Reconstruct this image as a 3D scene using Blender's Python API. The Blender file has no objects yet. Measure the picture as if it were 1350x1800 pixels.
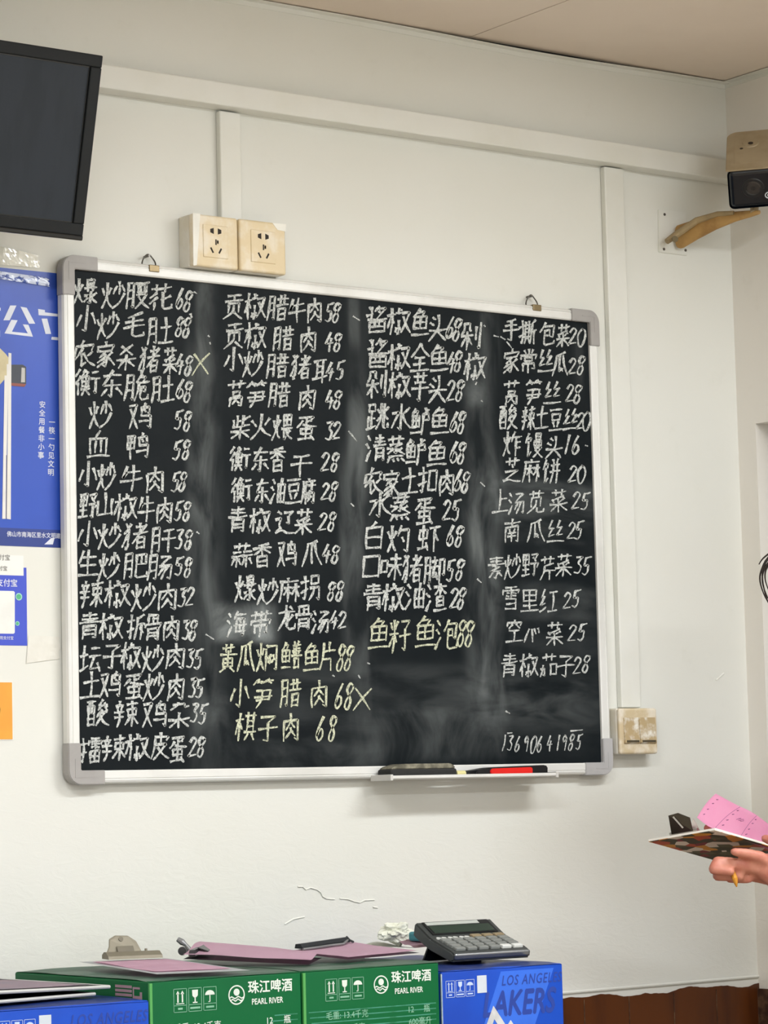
import bpy, bmesh, math, random
from mathutils import Vector, Matrix, noise as mnoise
random.seed(7)
C = bpy.context.scene.collection
SC = bpy.context.scene
# ------------------------------------------------------------------ camera
FPX = 4968.96
YAW, PIT, ROL = 0.63136523, 0.10112243, -0.02414311
CAM = Vector((-2.37816, -4.13369, 1.29115))
_d = Vector((math.sin(YAW)*math.cos(PIT), math.cos(YAW)*math.cos(PIT), math.sin(PIT)))
_r0 = Vector((math.cos(YAW), -math.sin(YAW), 0)); _u0 = _r0.cross(_d)
RT = math.cos(ROL)*_r0 + math.sin(ROL)*_u0
UP = -math.sin(ROL)*_r0 + math.cos(ROL)*_u0
cd = bpy.data.cameras.new('camera'); cam = bpy.data.objects.new('camera', cd); C.objects.link(cam)
M = Matrix((RT, UP, -_d)).transposed().to_4x4(); M.translation = CAM
cam.matrix_world = M
cd.sensor_fit = 'VERTICAL'; cd.sensor_height = 24.0; cd.lens = FPX/1800*24.0
cd.clip_start = .05; cd.clip_end = 60
SC.camera = cam
def U(px, py, y=0.0):                      # point of the plane at depth y seen at (px,py)
    v = _d + RT*((px-675)/FPX) - UP*((py-900)/FPX)
    return CAM + v*((y-CAM.y)/v.y)
# ------------------------------------------------------------------ world, lamps, exposure
w = bpy.data.worlds.new('world'); SC.world = w; w.use_nodes = True
bg = w.node_tree.nodes['Background']; bg.inputs[0].default_value = (.80, .92, 1, 1); bg.inputs[1].default_value = .12
def area(name, loc, sx, sy, power, col, rot=(0,0,0)):
    l = bpy.data.lights.new(name, 'AREA'); l.shape = 'RECTANGLE'; l.size = sx; l.size_y = sy; l.energy = power; l.color = col
    o = bpy.data.objects.new(name, l); C.objects.link(o); o.location = loc; o.rotation_euler = rot; return o
WARM = (.93, .965, 1.0)
area('ceiling_lamp', (1.0, -1.75, 2.70), 1.2, .16, 43, WARM)
area('ceiling_lamp', (-1.1, -1.9, 2.70), 1.2, .16, 43, WARM)
area('ceiling_lamp', (0.3, -4.2, 2.70), 1.2, .2, 60, WARM)
area('ceiling_lamp', (-3.2, -4.2, 2.70), 1.2, .2, 58, WARM)
area('front_fill_light', (-1.6, -6.9, 1.25), 3.2, 2.0, 46, (.86, .97, 1.0), (math.radians(90), 0, 0))  # added fill from the unseen front side, brightens the lower walls
SC.view_settings.view_transform = 'Standard'; SC.view_settings.look = 'None'
SC.view_settings.gamma = 1.0; SC.view_settings.exposure = 0.03
# ------------------------------------------------------------------ materials
def lin(h):
    h = h.lstrip('#'); o = []
    for i in (0, 2, 4):
        c = int(h[i:i+2], 16)/255; o.append(c/12.92 if c <= .04045 else ((c+.055)/1.055)**2.4)
    return (*o, 1)
class NT:
    def __init__(s, m): s.t = m.node_tree; s.n = s.t.nodes; s.l = s.t.links
    def put(s, sock, v):
        if hasattr(v, 'is_linked') or isinstance(v, bpy.types.NodeSocket): s.l.new(v, sock)
        else: sock.default_value = v
    def math(s, op, a, b=None, clamp=False):
        n = s.n.new('ShaderNodeMath'); n.operation = op; n.use_clamp = clamp
        s.put(n.inputs[0], a)
        if b is not None: s.put(n.inputs[1], b)
        return n.outputs[0]
    def ramp(s, x, a, b):                  # smooth step from a to b
        n = s.n.new('ShaderNodeMapRange'); n.interpolation_type = 'SMOOTHSTEP'; n.clamp = True
        s.put(n.inputs[0], x); n.inputs[1].default_value = a; n.inputs[2].default_value = b
        n.inputs[3].default_value = 0; n.inputs[4].default_value = 1
        return n.outputs[0]
    def coord(s, scale=(1,1,1), loc=(0,0,0)):
        tc = s.n.new('ShaderNodeTexCoord'); mp = s.n.new('ShaderNodeMapping')
        mp.inputs['Scale'].default_value = scale; mp.inputs['Location'].default_value = loc
        s.l.new(tc.outputs['Object'], mp.inputs[0]); return mp.outputs[0]
    def noise(s, vec, scale, detail=4, rough=.55, dist=0):
        n = s.n.new('ShaderNodeTexNoise'); s.l.new(vec, n.inputs['Vector'])
        n.inputs['Scale'].default_value = scale; n.inputs['Detail'].default_value = detail
        n.inputs['Roughness'].default_value = rough; n.inputs['Distortion'].default_value = dist
        return n.outputs['Fac']
    def mix(s, fac, a, b):
        n = s.n.new('ShaderNodeMix'); n.data_type = 'RGBA'
        s.put(n.inputs[0], fac); s.put(n.inputs[6], a); s.put(n.inputs[7], b); return n.outputs[2]
    def xyz(s, vec):
        n = s.n.new('ShaderNodeSeparateXYZ'); s.l.new(vec, n.inputs[0]); return n.outputs
    def bump(s, h, strength, dist=.002):
        n = s.n.new('ShaderNodeBump'); n.inputs['Strength'].default_value = strength; n.inputs['Distance'].default_value = dist
        s.put(n.inputs['Height'], h); s.l.new(n.outputs[0], s.bsdf.inputs['Normal'])
MATS = {}
def mat(name, col, rough=.5, metal=0, var=None, vscale=20, vamt=.5, bump=0, bscale=200, spec=.5, stretch=(1,1,1)):
    if name in MATS: return MATS[name]
    m = bpy.data.materials.new(name); m.use_nodes = True; t = NT(m); b = m.node_tree.nodes['Principled BSDF']; t.bsdf = b
    c = lin(col); b.inputs['Base Color'].default_value = c; b.inputs['Roughness'].default_value = rough
    b.inputs['Metallic'].default_value = metal; b.inputs['Specular IOR Level'].default_value = spec
    vec = t.coord(stretch)
    f = t.noise(vec, vscale, 5)
    v = lin(var) if var else tuple(x*.86 for x in c[:3])+(1,)
    f2 = t.math('MULTIPLY', t.ramp(f, .42, .68), vamt)
    t.l.new(t.mix(f2, c, v), b.inputs['Base Color'])
    if bump: t.bump(t.noise(vec, bscale, 3), bump)
    MATS[name] = m; m['nt'] = 1
    return m
# ------------------------------------------------------------------ object helpers
def tag(o, label=None, cat=None, group=None, kind=None):
    if label: o['label'] = label
    if cat: o['category'] = cat
    if group: o['group'] = group
    if kind: o['kind'] = kind
    return o
def thing(name, label, cat, loc=(0,0,0), group=None):
    o = bpy.data.objects.new(name, None); C.objects.link(o); o.location = loc; o.empty_display_size = .05
    return tag(o, label, cat, group)
def obj(name, bm, m, parent=None, smooth=None, local=False):
    me = bpy.data.meshes.new(name)
    if isinstance(bm, bmesh.types.BMesh):
        bmesh.ops.recalc_face_normals(bm, faces=bm.faces[:]); bm.to_mesh(me); bm.free()
    else: me = bm
    o = bpy.data.objects.new(name, me); C.objects.link(o)
    me.materials.clear(); me.materials.append(m)
    if smooth is not None:
        for p in me.polygons: p.use_smooth = True
        if smooth < 3:
            try: me.set_sharp_from_angle(angle=smooth)
            except Exception: pass
    if parent:
        o.parent = parent
        if not local:
            o.matrix_parent_inverse = world(parent).inverted()
    return o
def world(p):
    return p.matrix_basis if p.parent is None else world(p.parent) @ p.matrix_parent_inverse @ p.matrix_basis
def NB(): return bmesh.new()
def box(bm, lo, hi, bev=0, seg=2, mtx=None):
    t = bmesh.new(); bmesh.ops.create_cube(t, size=1)
    lo = Vector(lo); hi = Vector(hi)
    for v in t.verts: v.co = Vector((lo[i]+(v.co[i]+.5)*(hi[i]-lo[i]) for i in range(3)))
    if bev: bmesh.ops.bevel(t, geom=t.edges[:], offset=bev, segments=seg, affect='EDGES', profile=.5)
    add(bm, t, mtx); return bm
def add(bm, t, mtx=None):
    if mtx is not None: bmesh.ops.transform(t, matrix=mtx, verts=t.verts)
    me = bpy.data.meshes.new('tmp'); t.to_mesh(me); t.free(); bm.from_mesh(me); bpy.data.meshes.remove(me)
def prism(bm, pts, vec, bev=0, mtx=None):
    t = bmesh.new(); vs = [t.verts.new(p) for p in pts]; f = t.faces.new(vs)
    r = bmesh.ops.extrude_face_region(t, geom=[f]); nv = [g for g in r['geom'] if isinstance(g, bmesh.types.BMVert)]
    bmesh.ops.translate(t, vec=Vector(vec), verts=nv)
    bmesh.ops.recalc_face_normals(t, faces=t.faces[:])
    if bev: bmesh.ops.bevel(t, geom=t.edges[:], offset=bev, segments=2, affect='EDGES')
    add(bm, t, mtx); return bm
def poly(bm, pts):
    vs = [bm.verts.new(p) for p in pts]; bm.faces.new(vs); return bm
def tube(bm, pts, rad, n=10, caps=True):
    pts = [Vector(p) for p in pts]; rr = rad if isinstance(rad, (list, tuple)) else [rad]*len(pts)
    rings = []; prev = None
    for i, p in enumerate(pts):
        a = pts[max(i-1,0)]; b = pts[min(i+1,len(pts)-1)]; d = (b-a).normalized()
        if prev is None: x = d.orthogonal().normalized()
        else: x = (prev - d*prev.dot(d)).normalized()
        prev = x; y = d.cross(x)
        rings.append([bm.verts.new(p+(x*math.cos(2*math.pi*k/n)+y*math.sin(2*math.pi*k/n))*rr[i]) for k in range(n)])
    for a, b in zip(rings, rings[1:]):
        for k in range(n): bm.faces.new((a[k], a[(k+1)%n], b[(k+1)%n], b[k]))
    if caps: bm.faces.new(rings[0][::-1]); bm.faces.new(rings[-1])
    return bm
def disc(bm, c, ax, r, h, n=32, r2=None):
    ax = Vector(ax).normalized(); x = ax.orthogonal().normalized(); y = ax.cross(x); c = Vector(c)
    r2 = r if r2 is None else r2
    A = [bm.verts.new(c+(x*math.cos(2*math.pi*k/n)+y*math.sin(2*math.pi*k/n))*r) for k in range(n)]
    B = [bm.verts.new(c+ax*h+(x*math.cos(2*math.pi*k/n)+y*math.sin(2*math.pi*k/n))*r2) for k in range(n)]
    for k in range(n): bm.faces.new((A[k], A[(k+1)%n], B[(k+1)%n], B[k]))
    bm.faces.new(A[::-1]); bm.faces.new(B); return bm
def ringflat(bm, c, r0, r1, n=40, sx=1, sz=1):          # flat ring in the xz plane
    A = [bm.verts.new(Vector(c)+Vector((r0*sx*math.cos(2*math.pi*k/n), 0, r0*sz*math.sin(2*math.pi*k/n)))) for k in range(n)]
    B = [bm.verts.new(Vector(c)+Vector((r1*sx*math.cos(2*math.pi*k/n), 0, r1*sz*math.sin(2*math.pi*k/n)))) for k in range(n)]
    for k in range(n): bm.faces.new((A[k], A[(k+1)%n], B[(k+1)%n], B[k]))
def rail(bm, prof, p0, p1, xa, ya, cap=True):           # sweep a profile [(a,b)] from p0 to p1
    p0 = Vector(p0); p1 = Vector(p1); xa = Vector(xa); ya = Vector(ya)
    A = [bm.verts.new(p0+xa*a+ya*b) for a, b in prof]; B = [bm.verts.new(p1+xa*a+ya*b) for a, b in prof]
    n = len(prof)
    for k in range(n): bm.faces.new((A[k], A[(k+1)%n], B[(k+1)%n], B[k]))
    if cap: bm.faces.new(A[::-1]); bm.faces.new(B)
def text(name, s, m, parent, pos, h, right=(1,0,0), up=(0,0,1), bold=0, align='LEFT', sx=1, shear=0, space=1, lh=1.0):
    cu = bpy.data.curves.new(name, 'FONT'); cu.body = s; cu.align_x = align; cu.align_y = 'CENTER'; cu.size = 1; cu.offset = bold
    cu.shear = shear; cu.space_character = space; cu.space_line = lh; cu.resolution_u = 3
    cu.offset = 0
    to = bpy.data.objects.new(name, cu); C.objects.link(to)
    dg = bpy.context.evaluated_depsgraph_get(); me = bpy.data.meshes.new_from_object(to.evaluated_get(dg))
    bpy.data.objects.remove(to); bpy.data.curves.remove(cu)
    R = Vector(right).normalized(); Q = Vector(up).normalized(); N = R.cross(Q)
    Mx = Matrix((R*h*sx, Q*h, N*h)).transposed().to_4x4(); Mx.translation = Vector(pos)
    if bold:                                             # heavier weight: the same outline laid down again slightly shifted
        bb = NB()
        for k, (ox, oz) in enumerate(((0, 0), (bold, 0), (-bold, 0), (0, bold), (0, -bold))):
            m2 = me.copy(); m2.transform(Matrix.Translation((ox, oz, .0004*k/h*.02))); bb.from_mesh(m2); bpy.data.meshes.remove(m2)
        bb.to_mesh(me); bb.free()
    me.transform(Mx)
    return obj(name, me, m, parent)
def crv(P, sub=4):                                       # Catmull-Rom through 2D points
    if len(P) < 3: return P
    o = []
    for i in range(len(P)-1):
        p0 = P[max(i-1,0)]; p1 = P[i]; p2 = P[i+1]; p3 = P[min(i+2,len(P)-1)]
        for k in range(sub):
            t = k/sub
            o.append(tuple(.5*((2*p1[j])+(-p0[j]+p2[j])*t+(2*p0[j]-5*p1[j]+4*p2[j]-p3[j])*t*t+(-p0[j]+3*p1[j]-3*p2[j]+p3[j])*t**3) for j in range(2)))
    o.append(P[-1]); return o
# ------------------------------------------------------------------ chalk handwriting: strokes as polylines in a 100 x 100 box, four digits a point
G = {
'huo':'05252848 90226845 5002485030750599 505570789592','shao':'50005045 28150845 70129535 924555780599','muL':'05309525 52025098 48320575 58408058','mu':'05409536 50025099 45421092 55429590','yue':'200518550598 2005850385957090 22338030 22628060',
'rou':'18301798 1830852485986890 500250302858 48307052 505550652888 50607282','shang':'50025040 50189516 05429538','xsm':'50055098 50983590 25601085 70559075','you4':'0510850645600598 202560709998','niu':'28051550283028308525 05609555 55025599',
'xiao':'500250983590 25350578 75309572','mao':'80022020 10388530 05609552 45204585609595909578','tu':'15408536 50025095 02979893','tuL':'05409535 50025090 05959978','nong':'45023025 0560102590208038 40300572 35503598 35985585 85456560 455065809998',
'jia':'50025015 10180838 101890158030 20388035 50382060 4550557550983590 45621080 50751099 80456060 55609595','sha':'75022038 25058040 05609555 50425099 45581590 55609088','quan':'80051040 250265306580 65805098 50983590 60450588',
'zhe':'20187515 45024540 05429538 85100578 35583598 355880558098 35777875 35967894','cao':'05509540 30053099 70056699','cai0':'75051530 15252540 45224835 80206035 05529548 50355099 45551095 55559592','chi':'70051030 80300560 50555099',
'chu':'20128510 05389935 603860954088','hengm':'50021030 30107010 70105525 15281565 152885288565 50285065 15468546 15658565 05789576 50681099 55789099','dong':'15228518 500215558552 503550983890 28680890 70659588',
'wei0':'40021030 351275125530 15329530 253222600598 4550754875686065 4550428555959592 95929578','niao':'50023515 20182050 2018801580407038 40255535 2050904888987090 05727570','xue':'55023525 15301585 153085288588 38403580 60386280 05959992',
'jia3':'15101560 151085088558 15338533 15588556 50105099','li':'15051550 150585038550 15278525 15508548 50055090 15708868 05959990','yu':'100885055528 30186535 054595428060 504550983590','shan':'50055085 103510889085 90309092',
'gan':'15158512 05489945 50155099','sheng':'28050850 25288825 15608557 50025095 05979994','ba':'1510850885451547 50104846 15101590 1590309795949578','chang':'15128010 80101048 1048904588957090 45480580 65482595',
'xin':'50025012 15188515 30223838 70206236 05429540 10629060 504250753098','shu':'10159012 20322055 203280308055 20558053 50025099 45580590 55589588','qing':'20128010 15268524 05409537 50025038 25522398 2552805080957092 25687866 25827880',
'shou':'05289522 55025595 55953588 05709555','chi2':'85023015 301525500598 28429938 65406599 60559072','gu':'25052535 250575037535 50185033 50187517 08380850 083895368850 25552298 2555785378956590 25707568 25837581',
'yun':'20128010 05429938 454215888582 70689598','zi':'150885055030 503055953588 05509945','dan':'150885057020 50085035 50227520 30200545 353565409942 25522572 255278507872 25727870 50425092 15958590 75809298',
'you3':'05089505 15251595 152588238895 40083555 600762508050 15958893 15728570','qun':'50022025 20258020 65128528 35282040 65288540 45401065 355080458045 80450599 306060859998','jiu':'400235250555 1518701570389040',
'leit':'20058003 08150530 081595139028 50055045 25254026 25384038 60257826 60387838 20552098 205580538098 20768074 20968094 50555096','pi':'201890158030 201820550598 50025045 2545804250751899 355565809998',
'gong':'20088005 50085025 10289025 25382575 253875367572 504545700598 55759098','xi':'10189515 35023540 68026638 05429938 25552598 255578537898 25767674 25967694','er':'10089005 30083078 70077099 30306828 30536851 05809970',
'neiw':'30223042 302270207040 30427040 15551598 1555855285987092 504550603085 50657085','zhu2':'30050555 20305028 30304048 75055045 65309528 75308548','yin':'15108508 85088060 05409538 15608060 451040601599',
'ci':'30053090 30524850 10451095 05987088 95155548 600560909588','wei2':'20052045 200580038043 20248022 20448042 50055044 05579555 305830985085 80656075 456065859998','xiang':'80023010 05229520 50085048 45251045 55259042 28552898 285575537598 28767474 28967494',
'shui':'25056020 10355048 10987060','you2':'15251595 152585238595 15608558 15948592 50025094','dou':'10089005 25252550 252578237850 25507848 30604080 70586080 05979992','fu':'50025010 10149512 151415600598 35202240 30303050 45309528 701870506048 35583498 3558905690988092 605055654578 60657575 60754592',
'zou':'15083020 0538303620603072 30721085 0592358560959997','liao':'40159012 90126535 653568705265','shi':'15109008 05359932 50355098 30501085 70509580','zhua':'75023012 301025500598 50125090 651075559998',
'yan':'50025012 10159512 181515600599','lin':'05254822 28052898 25300562 30354555 52259922 78057898 75305562 80359872','ling':'20052035 200580038033 20358033 1050904888987090 454835750598','mei':'30020530 25159512 25301580 2530852875986090 05559953 45365545 40605070 15809078',
'dai':'05159912 25022530 50025030 75027230 08380552 083895369050 25552585 2555785378857080 50455099','long':'05309525 450240500598 58285585709599909975 85404575 65088018','huang':'05209918 25402575 254075387573 25587556 25757573 50055075 35801098 65809098',
'gua':'75022515 251520550598 451545806570 55656580 651275559998','men':'15102520 08250898 3015951395988092 28552570 38504070 40706070 60706562 50455552 70488062','yu1':'45021030 351270105530 15301570 153085288570 15508548 50305070 15708568 05929990',
'shan3':'30023812 70006210 15158513 20248022 08349232 50155048 25383046 75366845 05509948 30603092 306075587592 30927590','pian':'250522550598 25359532 60026035 256070587099','qi':'05159513 25022568 75027568 25327532 25507550 05689968 35751098 65759098',
'qiang':'15022012 05353028 25022550 60024020 551090085048 60206830','you5':'05529550 15621598 156288608898 40523880 60526280 15808880 15988898','tou':'25104020 10303042 05589955 550255500598 55659598',
'duo':'250225250540 2502650265258028 05489545 50325099 45501085 55509080','dao':'25152565 800280986090','quan2':'500230250548 500270259945 25507548 50505095 20727870 05979993','yu2':'20108008 05389935 501050983590',
'zu':'15051530 150585038528 15308528 50305090 50588556 15501592 05989985','zhao':'350235600598 650262857595 99909978 05252538 05652855 95187032 70459560','shui2':'500250953588 0535403220600585 90156035 553570659990',
'lu':'45024520 45108508 2025852285452045 202518600599','zhengx':'20058002 8002501850504045 05253525 35251050 80256040 55309560 15688566 15800895 35804092 58806392 80789592','kou':'15151590 151588138890 15888886',
'bai':'55023520 15221598 152285208598 15588556 15968594','shao2':'35020540 2818951588986590 40455860','chong':'15201550 152085188548 15508548 50025080 05859078 80659590','xia':'05109908 50105099 55358558',
'wei3':'15208518 05429540 50025099 45450585 55459582','qu':'15188515 50025040 05429538 454520808575 70609088','jie':'1510850880656060 15101599','zha':'05159512 50025045 45181040 55189038 28502880 285075487580 28657463 28807480 05979993',
'mi':'10103030 85086530 05459942 50025099 45500580 55508568','bao':'35020540 2518901585657060 353565346555 65553556 353532884597 459795939580','shou2':'75022515 15328529 05529948 501255953590','jin':'85023015 301525550598 28459942 65446599',
'chang2':'50025018 25053518 75036516 08250540 082595228838 30353050 303570337048 30507048 20602088 2060805885807080 50505099','si':'300215354033 353510684562 750260328830 883058659260 05929988','zha2':'35020542 25229520 45224598 45458543 45688866',
'shi2':'50021038 352085187032 503545958575','man':'30023025 300275027525 30147514 30257525 15321552 153285308550 38323852 62326252 15528550 2060805850801099 306860859599','zhi':'50025515 154085352078 0590358265959998',
'bing':'25023518 75006516 10259022 05529948 352532551098 68256899','shang4':'45024595 45458542 05979993','jian':'25052560 250575037560 502045600598 55705590 559065979594 95949578','nan':'05189515 50025030 15351598 1535853285987592 35454055 65456055 28607258 25757573 50585095',
'su':'15108507 20228020 05359932 50025035 503830506048 704820687565 65685098 50984092 30751592 68728588','xue2':'20058003 08180535 081895168830 50055045 25284030 25404042 60287830 60407842 205580538098 25767874 20988096',
'si3':'500215356030 553005707062 05958078','gong2':'15158812 50155090 05959992','kong':'50025012 10150830 101590138528 40222040 60208038 20507848 50505092 05979993','xin2':'30250580 45255080 60257045 80208840',
'li4':'0550454845983090 283025650599','huo1':'05252848 90226845 5002485030750599 505570789592','0':'5002053530957098955080155002','1':'50024098','2':'102540058020605010929588','3':'150880054538806065951590',
'4':'500210609555 70356599','5':'251020457045758050981590 25109002','6':'60022545158045988080705540521878','8':'85124502202550458070609825902568554585258512','9':'8025500520253548803080287898','X':'15029598 95051098',
'.':'40806098','ba2':'85251545 3005308545959595 95959575',}
G['yao1'] = '05089505 20282092 202880268090 20908088 40083885 62086485'
def S(k): return [[(int(t[j:j+2]), int(t[j+2:j+4])) for j in range(0, len(t), 4)] for t in G[k].split(' ')]
def LR(a, b, s=42): return [(a,0,0,s-3,100),(b,s,0,100,100)]
def TB(a, b, s=45): return [(a,0,0,100,s-2),(b,0,s,100,100)]
JIAO = [('muL',0,0,38,100),('shang',38,2,66,45),('xsm',36,45,68,100),('you4',64,15,108,96)]
H = {'爆':[('huo',0,0,38,100),('bai',48,0,90,30),('cao',40,28,98,50),('shui2',42,52,100,100)],
'炒':LR('huo','shao',45),'腰':[('yue',0,0,36,100),('yao1',40,2,100,44),('you4',42,42,100,100)],'花':[('cao',5,0,95,30),('chi',0,30,45,100),('ba2',42,30,100,100)],
'小':'xiao','毛':'mao','肚':LR('yue','tu'),'农':'nong','家':'jia','杀':'sha','猪':LR('quan','zhe',38),'菜':[('cao',8,0,92,28),('cai0',0,26,100,100)],
'衡':[('chi',0,0,30,100),('hengm',26,4,66,100),('chu',66,5,104,98)],'东':'dong','脆':LR('yue','wei0'),'鸡':LR('you4','niao'),'血':'xue','鸭':LR('jia3','niao',45),'牛':'niu','肉':'rou',
'野':LR('li','yu',52),'山':'shan','椒':JIAO,'肝':LR('yue','gan'),'生':'sheng','肥':LR('yue','ba'),'肠':LR('yue','chang'),'辣':LR('xin','shu',46),'青':'qing','拆':LR('shou','chi2'),'骨':'gu',
'坛':LR('tuL','yun'),'子':'zi','土':'tu','蛋':'dan','酸':LR('you3','qun'),'杂':[('jiu',5,0,100,48),('mu',0,42,100,100)],'擂':LR('shou','leit'),'皮':'pi','贡':'gong','腊':LR('yue','xi'),'耳':'er',
'莴':[('cao',5,0,95,28),('neiw',12,28,92,100)],'笋':[('zhu2',0,0,100,36),('yin',5,36,95,100)],'柴':[('ci',5,0,98,48),('mu',0,46,100,100)],'火':'huo','煨':LR('huo','wei2'),'香':'xiang','干':'gan','油':LR('shui','you2'),'豆':'dou','腐':'fu',
'辽':[('zou',0,0,100,100),('liao',15,0,95,85)],'蒜':[('cao',8,0,92,28),('shi',0,30,50,100),('shi',50,30,102,100)],'爪':'zhua','麻':[('yan',0,0,100,100),('lin',25,22,102,100)],'拐':LR('shou','ling'),'海':LR('shui','mei',36),'带':'dai','龙':'long','汤':LR('shui','chang',36),
'黄':[('cao',15,0,85,28),('huang',0,22,100,100)],'瓜':'gua','焖':LR('huo','men'),'鳝':LR('yu1','shan3',50),'鱼':'yu1','片':'pian','棋':LR('muL','qi'),'酱':[('qiang',0,0,100,100),('you5',5,0,100,100)],'头':'tou','剁':LR('duo','dao',66),'全':'quan2',
'芋':[('cao',12,0,90,28),('yu2',5,28,98,100)],'跳':LR('zu','zhao',45),'水':'shui2','鲈':LR('yu1','lu',55),'清':LR('shui','qing',36),'蒸':[('cao',8,0,92,28),('zhengx',0,28,100,100)],'扣':LR('shou','kou',48),'白':'bai','灼':LR('huo','shao2',45),'虾':LR('chong','xia',50),
'口':'kou','味':[('kou',0,15,36,75),('wei3',38,0,102,100)],'脚':[('yue',0,0,32,100),('qu',32,2,68,95),('jie',70,5,102,104)],'渣':LR('shui','zha',36),'籽':LR('mi','zi',46),'泡':LR('shui','bao',36),'手':'shou2','撕':[('shou',0,0,34,100),('qi',30,4,68,98),('jin',66,0,102,100)],'包':'bao',
'常':'chang2','丝':'si','炸':LR('huo','zha2'),'馒':LR('shi2','man'),'芝':[('cao',10,0,90,30),('zhi',0,28,100,100)],'饼':LR('shi2','bing'),'上':'shang4','苋':[('cao',8,0,92,30),('jian',5,28,100,100)],'南':'nan','素':'su','芹':[('cao',5,0,95,32),('jin',5,32,98,104)],
'雪':'xue2','里':'li','红':LR('si3','gong2',45),'空':'kong','心':'xin2','茄':[('cao',8,0,92,30),('li4',0,32,55,100),('kou',52,38,98,100)]}
def glyph(ch):
    e = H.get(ch, ch); out = []
    if isinstance(e, str): e = [(e,0,0,100,100)]
    for k,x0,y0,x1,y1 in e:
        for st in S(k): out.append([(x0+(x1-x0)*a/100, y0+(y1-y0)*b/100) for a,b in st])
    return out
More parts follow.
